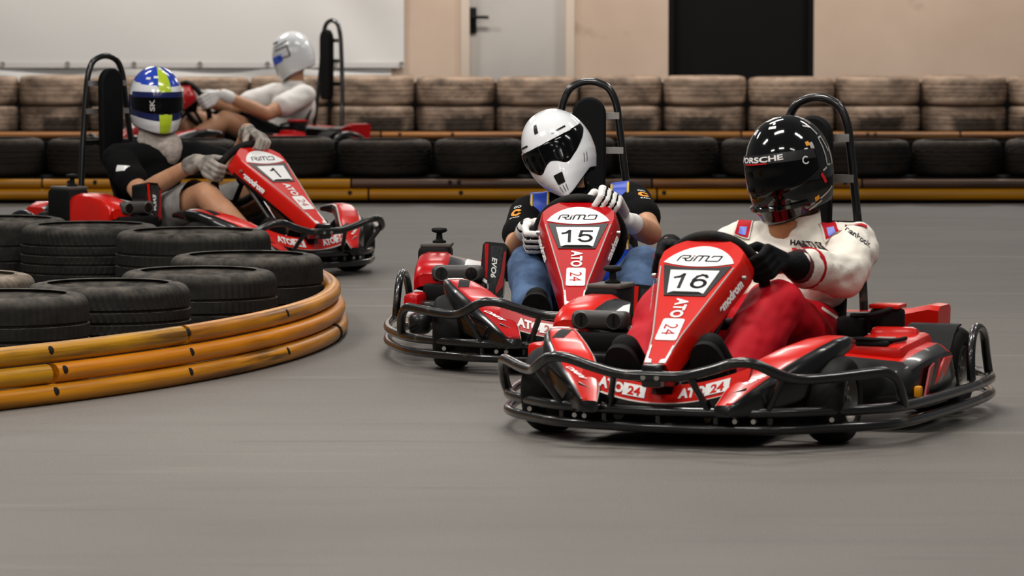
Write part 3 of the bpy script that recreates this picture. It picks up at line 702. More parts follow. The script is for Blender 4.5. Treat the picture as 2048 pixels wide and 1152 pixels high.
    b = MB(); b.loft(outer, M_seat, cap=False, closed=False); so = b.build('seat', root, smooth=60)
    md = so.modifiers.new('t', 'SOLIDIFY'); md.thickness = .012; md.offset = 0
    # ---- roll hoop and headrest
    hp = [(.155, 1.36, .09), (.15, 1.385, .25), (.135, 1.40, .42), (.115, 1.41, .58), (.098, 1.415, .72), (.088, 1.415, .785), (.066, 1.415, .832), (.033, 1.415, .852), (0, 1.415, .858)]
    full = [(-x, y, z) for x, y, z in hp] + [(x, y, z) for x, y, z in reversed(hp[:-1])]
    b = MB(); b.tube(cr(full, 5), .0125, M_frame, 12); hoop = b.build('roll_hoop', root)
    b = MB(); out = []
    for k in range(13): a = pi * k / 12; out.append((.056 * cos(a), .75 + .058 * sin(a)))
    out += [(-.056, .60), (-.052, .44), (-.04, .41), (.04, .41), (.052, .44), (.056, .60)]
    Th = M((V((1, 0, 0)), V((0, 0, 1)), V((0, -1, 0)))).transposed().to_4x4(); Th = M.Translation((0, 1.385, 0)) @ Th
    b.prism(out, -.012, .022, M_pad, Th); hr = b.build('headrest', hoop, smooth=50)
    md = hr.modifiers.new('b', 'BEVEL'); md.width = .008; md.segments = 2; md.limit_method = 'ANGLE'
    for z, w in ((.745, .094), (.63, .108), (.5, .125)):
        for s in (-1, 1): b = MB(); b.box((s * (.05 + w) / 2, 1.402, z), (w - .05 + .01, .006, .022), M_alu if z > .55 else M_frame); b.build('hoop_bracket', hoop)
    # ---- fuel side (driver's right)
    b = MB(); b.box((-.485, 1.03, .225), (.105, .15, .22), M_blkm, .018); b.box((-.48, 1.03, .337), (.10, .13, .014), mat('dusty_lid', (74, 70, 65), .6), .006)
    tank = b.build('fuel_tank', root)
    b = MB(); b.lathe([(0, .0), (.022, .0), (.022, .006), (.011, .012), (.009, .03), (.024, .036), (.026, .042), (.022, .048), (0, .05)], M_blkm, M.Translation((-.472, 1.02, .344)), 20); b.build('tank_cap', tank)
    b = MB(); rings = []
    for y, z0, z1 in ((.705, .215, .225), (.70, .20, .262), (.715, .19, .285), (.76, .185, .302), (.84, .18, .316), (.92, .18, .318), (.96, .18, .31), (.965, .19, .30)):
        zr = z1 - .030 - .25 * max(0, .76 - y)
        rings.append([(-.53, y, z0), (-.50, y, z0 - .005), (-.32, y, z0 - .005), (-.30, y, z0), (-.30, y, zr - .012), (-.315, y, zr - .002), (-.375, y, zr + .010), (-.425, y, z1 - .008), (-.44, y, z1 + .002), (-.50, y, z1 + .002), (-.522, y, z1 - .006), (-.53, y, z1 - .022)])
    b.loft(rings, red, face_mat=lambda i, k: (red if k in (7, 8, 9, 10, 11) else M_blk if k in (0, 1, 2, 3) else M_white if k in (4, 5) and i > 1 else M_carbon if k == 6 else M_blk))
    b.prism([(-.43, .225), (-.515, .225), (-.515, .255), (-.43, .262)], .0, .002, red, M((V((1, 0, 0)), V((0, 0, 1)), V((0, -1, 0)))).transposed().to_4x4() @ M.Translation((0, 0, -.700)))
    cov = b.build('engine_cover', root, smooth=40)
    M_duct = mat('duct_grey', (58, 56, 54), .5); b = MB(); b.box((-.392, .712, .265), (.165, .05, .052), M_duct, .018, seg=4)
    for x in (-.442, -.348):
        b.lathe([(.0185, .012), (.0205, -.001), (.022, -.001), (.024, .006)], mat('duct_ring', (96, 93, 90), .45), M.Translation((x, .688, .265)) @ M.Rotation(-pi / 2, 4, 'X'), 20)
        b.cyl((x, .688, .265), .0195, .003, M_blk, 'Y', 20); b.box((x, .686, .265), (.006, .003, .03), M_blkm)
    b.build('air_duct', root)
    b = MB(); b.box((-.40, .70, .205), (.20, .06, .058), M_blkm, .012); b.box((-.415, .66, .15), (.22, .1, .07), M_blk, .012); b.build('side_pod', root)
    b = MB(); Tb = M.Translation((-.283, .78, .27)) @ M.Rotation(radians(5), 4, 'Y') @ M.Rotation(radians(-8), 4, 'X'); b.T = Tb
    b.prism(rr(.078, .172, .014), -.045, .045, M_blk, M.Rotation(pi / 2, 4, 'X'))
    b.prism([(-.033, .08), (-.021, .08), (-.015, -.03), (-.022, -.03)], .0455, .0465, red, M.Rotation(pi / 2, 4, 'X'))
    b.prism([(.030, .06), (.037, .06), (.037, -.05), (.016, -.078), (.014, -.06), (.026, -.01)], .0455, .0465, M_redd, M.Rotation(pi / 2, 4, 'X'))
    b.prism([(-.014, .075), (.026, .075), (.022, -.01), (.008, -.075), (-.008, -.075), (-.006, 0)], .0453, .0460, M_carbon, M.Rotation(pi / 2, 4, 'X'))
    b.text('EVO6', M.Rotation(pi / 2, 4, 'X') @ M.Translation((.003, .006, .0468)) @ M.Rotation(-pi / 2, 4, 'Z'), .017, M_white, wide=1.2, bold=.03, shear=.2)
    b.prism([(-.022, -.045), (-.010, -.045), (-.007, -.06), (-.012, -.068), (-.02, -.066)], .0455, .047, M_grey, M.Rotation(pi / 2, 4, 'X'))
    b.build('side_panel', root)
    b = MB(); b.box((-.52, .62, .185), (.05, .12, .05), red, .014, rot=(0, 0, -10)); b.box((-.515, .575, .15), (.06, .07, .03), M_white, .01); b.box((-.50, .66, .12), (.07, .3, .07), M_blk, .02); b.build('side_fairing', root)
    # ---- driver's left side
    b = MB(); rings = []
    for y, z1, x1 in ((.62, .14, .47), (.64, .185, .50), (.72, .205, .52), (.9, .215, .525), (1.0, .20, .51), (1.03, .14, .48)):
        rings.append([(.29, y, .06), (x1, y, .06), (x1 + .015, y, .10), (x1, y, z1 - .02), (x1 - .025, y, z1), (.30, y, z1 + .012)])
    b.loft(rings, M_blk, face_mat=lambda i, k: red if (k == 4 and i > 0) or (k == 3 and i > 2) else M_blk)
    Ts = basis(V((.532, .80, .125)), V((0, 1, 0)), V((0, 0, 1)), V((1, 0, 0)))
    b.prism([(-.12, -.05), (-.05, -.05), (.13, .055), (.05, .055)], -.004, .0012, red, Ts); b.prism([(-.15, -.045), (-.13, -.05), (-.05, .05), (-.09, .04)], -.004, .0012, M_redd, Ts)
    b.text('ahead', Ts @ M.Translation((.0, .0, .002)) @ M.Rotation(radians(30), 4, 'Z'), .018, M_grey, wide=1.1, bold=.02); b.box((.525, .62, .11), (.02, .02, .03), M_amber, .005)
    pod = b.build('side_pod', root)
    b = MB(); b.box((.385, .81, .205), (.17, .30, .055), red, .018, rot=(3, 0, 0)); b.box((.375, .93, .225), (.13, .10, .05), red, .016, rot=(-10, 0, 8)); b.prism(rr(.05, .035, .008), 0, .003, M_grey, M.Translation((.385, .80, .232))); b.box((.38, .70, .226), (.10, .07, .02), M_blkm, .008); b.tube(cr([(.31, .68, .235), (.36, .665, .24), (.43, .69, .235), (.45, .76, .237)], 4), .006, M_blkm, 8); b.build('engine_cover', root)
    b = MB(); b.cyl((.335, .985, .255), .047, .085, M_blkm, n=28, bev=.008); b.cyl((.245, .95, .24), .042, .07, M_blkm, n=24, bev=.008); b.tube(cr([(.25, .93, .28), (.31, .9, .285), (.36, .95, .30)], 4), .007, M_blkm, 8); b.box((.335, .985, .305), (.085, .085, .012), red, .004); b.build('engine', root)
    b = MB(); rings = []
    for x, z0, z1 in ((-.40, .215, .245), (-.36, .20, .265), (-.1, .20, .262), (.12, .205, .258), (.28, .20, .268), (.36, .185, .285), (.39, .165, .282)):
        rings.append([(x, 1.30, z0), (x, 1.42, z0), (x, 1.43, z1 - .01), (x, 1.415, z1), (x, 1.32, z1), (x, 1.30, z1 - .012)])
    b.loft(rings, red, face_mat=lambda i, k: M_grey if False else red if k in (3, 1, 2) else M_blk if i < 4 else red); b.build('rear_cover', root, smooth=30)
    b = MB(); Tg = basis(V((.455, 1.05, .14)), V((0, 1, 0)), V((0, 0, 1)), V((1, 0, 0)))
    for s in (1, -1):
        b = MB(); b.loft([[(s * .35, y, z), (s * .49, y, z)] + [(s * .49, y + .012, z - .004), (s * .35, y + .012, z - .004)] for y, z in ((.975, .06), (1.02, .13), (1.06, .185), (1.10, .225), (1.135, .243), (1.17, .247))], M_blkm)
        b.build('wheel_guard', root)
        ox = -.072 if s < 0 else 0; b = MB(); b.T = M.Translation((ox, -.02 if s < 0 else 0, 0)); b.tube(cr([(s * .545, 1.08, .10), (s * .54, 1.09, .17), (s * .535, 1.13, .222), (s * .53, 1.20, .236), (s * .525, 1.28, .212), (s * .52, 1.33, .15), (s * .525, 1.345, .09)], 5), .0125, M_frame, 12); b.build('rear_hoop', root)
    b = MB()
    for z in (.05, .092): b.tube(cr([(-.555, 1.41, z), (-.50, 1.46, z), (-.3, 1.485, z), (.3, 1.485, z), (.45, 1.46, z), (.495, 1.41, z)], 5), .0135, M_frame, 10)
    for x in (-.3, 0, .3): b.tube([(x, 1.485, .045), (x, 1.485, .1)], .009, M_frame, 8)
    for s in (-1, 1): b.tube([(s * .18, 1.33, .09), (s * .25, 1.485, .09)], .012, M_frame, 8)
    b.build('rear_bumper', root)
    return root
KARTS = {
    '16': ('16', M_orange, (.345, 9.98), -21.5, .995, 'red go-kart number 16 nearest on the right, driven by the person in white jacket'),
    '15': ('15', M_red, (.184, 11.93), -3, 1.005, 'red go-kart number 15 in the middle, facing straight ahead'),
    '1': ('1', M_orange, (-.754, 16.36), 43.2, 1.05, 'red go-kart with number 1 plate turning behind the tyre island on the left'),
    'far': ('3', M_red, (-2.63, 26.25), -56, 1.2, 'blurry red go-kart far behind, side on in front of the far tyre wall')}
KR = {k: make_kart(*v) for k, v in KARTS.items()}
# ================================================================ people
M_skin = mat('skin', (196, 146, 112), .5, noise_amt=.4, nscale=18, dark=(168, 116, 86), spec=.4)
M_skin.node_tree.nodes['Principled BSDF'].inputs['Subsurface Weight'].default_value = .08
M_skin.node_tree.nodes['Principled BSDF'].inputs['Subsurface Radius'].default_value = (.02, .008, .004)
M_tee = mat('black_cotton', (9, 9, 10), .9, bump=.25, bscale=260, spec=.2)
M_vest = mat('blue_satin', (26, 74, 196), .45, noise_amt=.5, nscale=10, dark=(14, 52, 156))
M_yel = mat('yellow_piping', (214, 176, 44), .5)
M_jean = mat('denim', (84, 112, 150), .85, noise_amt=.9, nscale=12, dark=(46, 66, 98), bump=.4, bscale=320)
M_suit = mat('racing_suit_white', (232, 226, 214), .7, noise_amt=.3, nscale=8, dark=(214, 204, 188), bump=.2, bscale=200)
M_suitr = mat('racing_suit_red', (190, 6, 28), .65, spec=.2, noise_amt=.35, nscale=7, dark=(150, 4, 24), bump=.08, bscale=60)
M_maroon = mat('maroon_cuff', (92, 30, 38), .7)
M_glovew = mat('white_glove', (234, 232, 228), .6, noise_amt=.2, nscale=30, dark=(196, 192, 186))
M_gloveb = mat('black_glove', (9, 9, 11), .75, bump=.3, bscale=200)
M_gloveg = mat('grey_glove', (170, 162, 152), .65, noise_amt=.8, nscale=22, dark=(92, 86, 80), lo=.45, hi=.6)
M_shoe = mat('dark_shoe', (13, 13, 13), .75); M_sole = mat('shoe_sole', (26, 25, 25), .8, noise_amt=.5, nscale=40, dark=(16, 16, 16))
M_grayshort = mat('grey_shorts', (150, 146, 142), .85, noise_amt=.4, nscale=30, dark=(118, 114, 110), bump=.3, bscale=200)
M_whitetee = mat('white_cotton', (236, 232, 226), .85, bump=.2, bscale=160)
M_balac = mat('balaclava_cloth', (190, 178, 168), .85, noise_amt=.6, nscale=14, dark=(128, 118, 110), bump=.5, bscale=60)
M_hwhite = mat('helmet_white', (236, 238, 240), .16, coat=.8)
M_hblack = mat('helmet_black', (3, 3, 3), .08, coat=.5)
M_hblue = mat('helmet_blue', (34, 70, 190), .18, coat=.8)
M_hnavy = mat('helmet_navy', (14, 26, 82), .18, coat=.8)
M_hgreen = mat('helmet_lime', (186, 210, 46), .2, coat=.8)
M_visor = mat('visor_dark', (3, 3, 4), .10, spec=.3)
M_visor2 = mat('visor_band', (34, 34, 36), .35)
M_vblue = mat('visor_blue', (60, 110, 240), .1, coat=.8)
M_lining = mat('helmet_lining', (14, 14, 14), .9)
M_orangep = mat('orange_print', (228, 150, 30), .6)
M_hred = mat('helmet_red_mark', (214, 28, 30), .3)

def caps(vs, fs, p0, r0, p1, r1, n=16):
    p0, p1 = V(p0), V(p1); d = p1 - p0; L = d.length; t = d.normalized() if L > 1e-6 else V((0, 0, 1))
    ref = V((0, 0, 1)) if abs(t.z) < .9 else V((1, 0, 0)); u = (ref - t * ref.dot(t)).normalized(); w = t.cross(u)
    rings = []; q = 5
    for k in range(1, q + 1): a = pi / 2 * (1 - k / q); rings.append((p0 - t * r0 * sin(a), r0 * cos(a)))
    for k in range(0, q): a = pi / 2 * k / q; rings.append((p1 + t * r1 * sin(a), r1 * cos(a)))
    b = len(vs)
    for c, r in rings:
        for k in range(n): a = 2 * pi * k / n; vs.append(c + (u * cos(a) + w * sin(a)) * r)
    m = len(rings)
    for i in range(m - 1):
        for k in range(n): fs.append((b + i * n + k, b + i * n + (k + 1) % n, b + (i + 1) * n + (k + 1) % n, b + (i + 1) * n + k))
    vs.append(p0 - t * r0); vs.append(p1 + t * r1)
    for k in range(n): fs.append((b + m * n, b + (k + 1) % n, b + k)); fs.append((b + m * n + 1, b + (m - 1) * n + k, b + (m - 1) * n + (k + 1) % n))
def ell(vs, fs, c, rad, rot=None, n=24, m=14):
    R = Euler([radians(a) for a in (rot or (0, 0, 0))]).to_matrix(); b = len(vs); c = V(c)
    for i in range(1, m):
        th = pi * i / m
        for k in range(n): a = 2 * pi * k / n; vs.append(c + R @ V((rad[0] * sin(th) * cos(a), rad[1] * sin(th) * sin(a), rad[2] * cos(th))))
    for i in range(m - 2):
        for k in range(n): fs.append((b + i * n + k, b + (i + 1) * n + k, b + (i + 1) * n + (k + 1) % n, b + i * n + (k + 1) % n))
    t = len(vs); vs.append(c + R @ V((0, 0, rad[2]))); vs.append(c + R @ V((0, 0, -rad[2])))
    for k in range(n): fs.append((t, b + k, b + (k + 1) % n)); fs.append((t + 1, b + (m - 2) * n + (k + 1) % n, b + (m - 2) * n + k))
def blob(name, prims, mats, voxel=.009, smooth=5, parent=None, wr=0., wf=14., fold=(1, 1, 1), mfn=None, cut=None, post=None):
    vs, fs = [], []
    for p in prims:
        if p[0] == 'c': caps(vs, fs, *p[1:])
        else: ell(vs, fs, *p[1:])
    me = bpy.data.meshes.new('t'); me.from_pydata([tuple(v) for v in vs], [], fs)
    bm = bmesh.new(); bm.from_mesh(me); bmesh.ops.recalc_face_normals(bm, faces=bm.faces); bm.to_mesh(me); bm.free()
    o = link('t', me)
    r = o.modifiers.new('r', 'REMESH'); r.mode = 'VOXEL'; r.voxel_size = voxel
    s = o.modifiers.new('s', 'SMOOTH'); s.factor = .5; s.iterations = smooth
    dg = bpy.context.evaluated_depsgraph_get(); dg.update()
    out = bpy.data.meshes.new_from_object(o.evaluated_get(dg)); out.name = name
    bpy.data.objects.remove(o); bpy.data.meshes.remove(me)
    if wr or post:
        N = [v.normal.copy() for v in out.vertices]
        for v, n in zip(out.vertices, N):
            c = v.co.copy()
            if wr:
                q = V((c.x * fold[0], c.y * fold[1], c.z * fold[2])) * wf
                f = noise.noise(q) + .5 * noise.noise(q * 2.1 + V((3, 1, 7)))
                v.co += n * wr * (f - .25 * abs(f))
            if post: v.co = post(v.co.copy(), n)
    if cut:
        bm = bmesh.new(); bm.from_mesh(out); bmesh.ops.delete(bm, geom=[f for f in bm.faces if cut(f.calc_center_median())], context='FACES'); bm.to_mesh(out); bm.free()
    out.materials.clear()
    for m in mats: out.materials.append(m)
    out.polygons.foreach_set('use_smooth', [True] * len(out.polygons))
    if mfn: out.polygons.foreach_set('material_index', [mfn(p.center) for p in out.polygons])
    else: out.polygons.foreach_set('material_index', [0] * len(out.polygons))
    return link(name, out, parent)
def bvh(o): return BVHTree.FromPolygons([v.co.copy() for v in o.data.vertices], [tuple(p.vertices) for p in o.data.polygons])
def project(tree, T, off=.002):
    """conform function: plane T (x right, y up, z towards the viewer), cast back on the cloth"""
    d = -(T.to_3x3() @ V((0, 0, 1))).normalized(); o0 = T.to_3x3() @ V((0, 0, 1))
    def f(p):
        q = T @ V((p[0], p[1], 0)); h = tree.ray_cast(q - d * .25, d)
        return (h[0] - d * off) if h[0] else q
    return f
# ---------------------------------------------------------------- helmets (local: face towards -y)
TAB = {'round': [(0, 1, 1, 1), (.04, .995, 1.04, .98), (.08, .95, 1.06, .92), (.11, .87, 1.04, .84), (.14, .76, .97, .75), (.17, .62, .86, .66)],
       'angular': [(0, 1, 1, 1), (.04, .97, 1.04, .96), (.07, .89, 1.07, .9), (.10, .76, 1.09, .82), (.13, .58, 1.08, .75), (.165, .40, 1.02, .7)]}
def helm_pt(style, az, z, off=0):
    zt, A, Ff, Fb = (.150, .119, .142, .138)
    if z >= 0:
        k = sqrt(max(0, 1 - (z / zt) ** 2)) ** .94; a, f, b_ = A * k, Ff * k, Fb * k
    else:
        ka, kf, kb_ = interp(TAB[style], -z); a, f, b_ = A * ka, Ff * kf, Fb * kb_
    s, c = sin(az), cos(az); e = .92
    x = a * abs(s) ** e * (1 if s > 0 else -1); y = -(f if c > 0 else b_) * abs(c) ** e * (1 if c > 0 else -1)
    p = V((x, y, z))
    if off:
        q = V((x / (a + .02) ** 2 * .01, y / ((f if c > 0 else b_) + .02) ** 2 * .01, max(z, 0) / zt ** 2 * .01 * (1 if z > 0 else 0))); p = p + q.normalized() * off
    return p
def helm_zb(style, az):
    c = cos(az)
    if style == 'round': return lerp(-.122, -.150, max(0, c) ** 1.5) if c > 0 else lerp(-.122, -.118, -c)
    return lerp(-.102, -.160, max(0, (c - .25) / .75) ** 1.1) if c > .25 else -.102
def helmet(parent, style, Tm, colour, mats, visor, extras):
    """visor: (az range deg, z upper fn, z lower fn, material)"""
    b = MB(); b.T = Tm; NA, NV = 144, 56; rings = []
    for j in range(NV + 1):
        v = .02 + .98 * j / NV; ring = []
        for i in range(NA):
            az = 2 * pi * i / NA - pi; zb = helm_zb(style, az); t = 1 - cos(v * pi / 2) if v < .35 else None
            z = lerp(.150, zb, (1 - cos(v * 2.0)) / (1 - cos(2.0))); ring.append(helm_pt(style, az, z))
        rings.append(ring)
    for k, dz in ((.93, -.004), (.86, .006), (.84, .05)):
        rings.append([V((p.x * k, p.y * k, p.z + dz)) for p in rings[NV]])
    def fm(j, i):
        if j >= NV: return M_lining
        p = (rings[j][i] + rings[j + 1][i]) / 2; az = math.degrees(2 * pi * (i + .5) / NA - pi); return mats[colour(az, p.z)]
    b.loft(rings, None, cap=True, face_mat=fm)
    b.mi = [m if m is not None else 0 for m in b.mi]
    b.mats = [m if m is not None else M_lining for m in b.mats]
    if extras:   # printed marks and painted lamp reflections belong to the shell's surface
        def conf(az0, z0, off=.0045, rot=0):
            cr_, sr_ = cos(radians(rot)), sin(radians(rot))
            def f(p):
                x, y = p[0] * cr_ - p[1] * sr_, p[0] * sr_ + p[1] * cr_
                return helm_pt(style, radians(az0) + x / .128, z0 + y, off)
            return f
        extras(b, conf)
    h = b.build('helmet', parent, smooth=50)
    a0, a1, zu, zl, vm = visor
    b = MB(); b.T = Tm; n, m = 56, 14; rings = []
    for i in range(n + 1):
        az = lerp(a0, a1, i / n); row = []
        for j in range(m + 1):
            z = lerp(zu(az), zl(az), j / m); row.append(helm_pt(style, radians(az), z, .0035 if 0 < j < m and 0 < i < n else -.001))
        rings.append(row)
    b.loft(rings, vm, cap=False, closed=False); b.build('visor', h, smooth=60)
    return h
def patch(b, conf, poly, m, sub=3):
    """flat outline (quad) laid on the helmet"""
    (x0, y0), (x1, y1), (x2, y2), (x3, y3) = poly
    rows_ = [[conf((lerp(lerp(x0, x1, u / 6), lerp(x3, x2, u / 6), v / sub), lerp(lerp(y0, y1, u / 6), lerp(y3, y2, u / 6), v / sub))) for u in range(7)] for v in range(sub + 1)]
    b.loft(rows_, m, cap=False, closed=False)
def rect(w, h): return [(-w / 2, -h / 2), (w / 2, -h / 2), (w / 2, h / 2), (-w / 2, h / 2)]
def HT(c, yaw, pitch, roll, sc=1.):
    return M.Translation(c) @ M.Rotation(radians(yaw), 4, 'Z') @ M.Rotation(radians(roll), 4, 'Y') @ M.Rotation(radians(pitch), 4, 'X') @ M.Scale(sc, 4)
# ---------------------------------------------------------------- gloves
def hand_frame(deg):
    a = radians(deg); R = (V((1, 0, 0)) * cos(a) + WU * sin(a)); T = (V((1, 0, 0)) * -sin(a) + WU * cos(a)); return wheel_pt(deg), R, T, -WN
def wrist_of(deg, out=.03, back=.088): G, R, T, N = hand_frame(deg); return G + R * out - N * back
def glove(parent, deg, ts, elbow, mats, cuff=.05, cuff_r=.034, stripe=False, wrist=None):
    G, R, T, N = hand_frame(deg); T = T * ts      # +T is the thumb side
    W = V(wrist) if wrist is not None else wrist_of(deg)
    P = lambda t, r, n: G + T * t + R * r + N * n
    pr = []; offs = [.031, .0105, -.0105, -.030]; ln = [1., 1.06, 1.0, .86]
    for t, l in zip(offs, ln):
        k0 = W + (P(t * .7, .03, -.06) - W) * .35; k = P(t, .037, -.020); a1 = P(t, .026 + .004 * l, .021 * l); a2 = P(t * .97, -.003, .028 * l); a3 = P(t * .95, -.022 * l, .016)
        pr += [('c', k0, .0165, k, .0135), ('c', k, .0128, a1, .0112), ('c', a1, .0112, a2, .0102), ('c', a2, .0102, a3, .0092)]
    tb = W + (P(.03, .01, -.05) - W) * .45; t1 = P(.040, .004, -.036); t2 = P(.050, -.018, -.014); 
    pr += [('c', tb, .017, t1, .0138), ('c', t1, .0132, t2, .0108)]
    E = V(elbow); d = (E - W).normalized()
    pr += [('c', W + (G - W) * .1, .027, W + d * cuff * .5, cuff_r * .9), ('c', W + d * cuff * .4, cuff_r * .92, W + d * cuff, cuff_r)]
    def mfn(c):
        if not stripe: return 0
        q = V(c) - G; t = q.dot(T); r = q.dot(R); n = q.dot(N)
        if n > -.035 and r > -.03:
            near = min(abs(t - o_) for o_ in offs)
            if near > .0068 and abs(t) < .036: return 1
        if n < -.035 and abs(abs(t) - .012) < .004 and r > .02: return 1
        return 0
    return blob('glove', pr, mats, .0042, 4, parent, mfn=mfn)
# ---------------------------------------------------------------- body
def person(kart, label, P, builders):
    kr = KR[kart]; hipR, hipL = V(P['hips'][0]), V(P['hips'][1])
    wR, wL = (V(P['wR']) if 'wR' in P else wrist_of(P['aR'])), (V(P['wL']) if 'wL' in P else wrist_of(P['aL']))
    P['wR'], P['wL'] = wR, wL
    pel, che, nek, head = V(P['pelvis']), V(P['chest']), V(P['neck']), V(P['head'])
    hd = P.get('head_rot', (0, 0, 0))
    pr = [('e', pel, (.14, .11, .10)), ('c', pel, .105, (pel + che) / 2, .10), ('e', che, (.145, .095, .13)), ('c', V(P['sR']), .05, V(P['sL']), .05),
          ('c', che + V((0, .0, .06)), .07, nek, .052), ('c', nek, .052, head - V((0, 0, .05)), .055), ('e', head, (.078, .098, .115), hd), ('c', head + V((0, -.09, -.02)), .012, head + V((0, -.105, -.035)), .012)]
    for s, e, w in ((P['sR'], P['eR'], wR), (P['sL'], P['eL'], wL)):
        s, e = V(s), V(e); mid = s.lerp(e, .45); fm_ = e.lerp(w, .3)
        pr += [('c', s, .05, mid, .047), ('c', mid, .047, e, .039), ('c', e, .038, fm_, .041), ('c', fm_, .041, w, .026)]
        pr += [('c', w, .025, w + (WC - w).normalized() * .05, .02)]
    for h, k, a, t in ((hipR, P['kR'], P['nR'], P['tR']), (hipL, P['kL'], P['nL'], P['tL'])):
        k, a, t = V(k), V(a), V(t); cm = k.lerp(a, .3)
        pr += [('c', h, .085, h.lerp(k, .5), .075), ('c', h.lerp(k, .5), .075, k, .055), ('c', k, .054, cm + (cm - WC).normalized() * .008, .052), ('c', cm, .051, a, .034), ('c', a, .035, t, .028)]
    b = blob('person', pr, [M_skin], .0085, 5)
    b.matrix_basis = kr.matrix_basis.copy(); tag(b, label, 'person')
    builders(b, P); return b
def shirt_prims(P, g=.012, sl=.55, long=False, fat=1.0, belly=.0):
    pel, che, nek = V(P['pelvis']), V(P['chest']), V(P['neck'])
    pr = [('e', pel + V((0, 0, .02)), (.145 * fat + g, .115 * fat + g, .10)), ('c', pel, .105 * fat + g, (pel + che) / 2 + V((0, -belly, 0)), .10 * fat + g), ('e', che, (.15 * fat + g, .098 * fat + g, .135)), ('c', V(P['sR']), .052 + g, V(P['sL']), .052 + g), ('c', che + V((0, 0, .07)), .07 + g, nek - V((0, 0, .015)), .054 + g)]
    for s, e, w in ((P['sR'], P['eR'], P['wR']), (P['sL'], P['eL'], P['wL'])):
        s, e, w = V(s), V(e), V(w)
        if long: pr += [('c', s, .055 + g, s.lerp(e, .5), .053 + g), ('c', s.lerp(e, .5), .053 + g, e, .046 + g), ('c', e, .046 + g, e.lerp(w, .75), .036 + g)]
        else: pr += [('c', s, .053 + g, s.lerp(e, sl), .053 + g)]
    return pr
def leg_prims(P, g=.012, thin=1., end=.95):
    pr = [('e', V(P['pelvis']), (.15 + g, .12 + g, .10 + g * .5))]
    for h, k, a in ((P['hips'][0], P['kR'], P['nR']), (P['hips'][1], P['kL'], P['nL'])):
        h, k, a = V(h), V(k), V(a)
        pr += [('c', h, .088 + g, h.lerp(k, .5), .078 + g), ('c', h.lerp(k, .5), .078 + g, k, .056 + g)]
        if end > 0: pr += [('c', k, .056 + g, k.lerp(a, .4), .053 + g * 1.2), ('c', k.lerp(a, .4), .053 + g * 1.2, k.lerp(a, end), .040 + g * 1.6)]
    return pr
def shoe(parent, ank, toe, m=M_shoe, w=.042):
    a, t = V(ank), V(toe); d = (t - a).normalized()
    o = blob('shoe', [('c', a + V((0, .0, -.028)), w * .95, a.lerp(t, .5), w * .98), ('c', a.lerp(t, .5), w * .98, t, w * .86), ('c', a, .04, a + V((0, .03, .03)), .042)], [m, M_sole], .006, 4, parent)
    return o
def sole(parent, o, ank, toe, w=.05):
    a, t = V(ank) + V((0, -.03, -.045)), V(toe); up = (t - a).normalized(); x = V((1, 0, 0)); n = x.cross(up).normalized()
    if n.y > 0: n = -n
    L = (t - a).length + .055; pts = []
    for k in range(28):
        g = 2 * pi * k / 28; yy = sin(g); ww = w * (.86 if yy < -.2 else 1.0); pts.append((ww * (abs(cos(g)) ** .8) * (1 if cos(g) > 0 else -1), L / 2 * (abs(yy) ** .8) * (1 if yy > 0 else -1)))
    b = MB(); xr = up.cross(n); b.prism(pts, .030, .046, M_sole, basis(a.lerp(t, .5) + up * .01, xr, up, n)); return b.build('sole', o, smooth=40)
# ---------------------------------------------------------------- the four drivers
def strap_text(parent, tree, s, o, right, up, dirv, h, m, wide=1., bold=.03, name='print', off=.0022):
    x, y = V(right).normalized(), V(up).normalized(); y = (y - x * x.dot(y)).normalized(); z = x.cross(y)
    b = MB(); b.text(s, None, h, m, wide=wide, bold=bold, conform=project(tree, basis(V(o), x, y, z), off)); return b.build(name, parent, smooth=0, recalc=False)
def strap_patch(b, tree, o, right, up, w, h, m, off=.002, nx=8, ny=5, shape=None):
    x, y = V(right).normalized(), V(up).normalized(); y = (y - x * x.dot(y)).normalized(); z = x.cross(y); f = project(tree, basis(V(o), x, y, z), off)
    rows_ = [[f(((u / nx - .5) * w, (v / ny - .5) * h)) for u in range(nx + 1)] for v in range(ny + 1)]; b.loft(rows_, m, cap=False, closed=False)

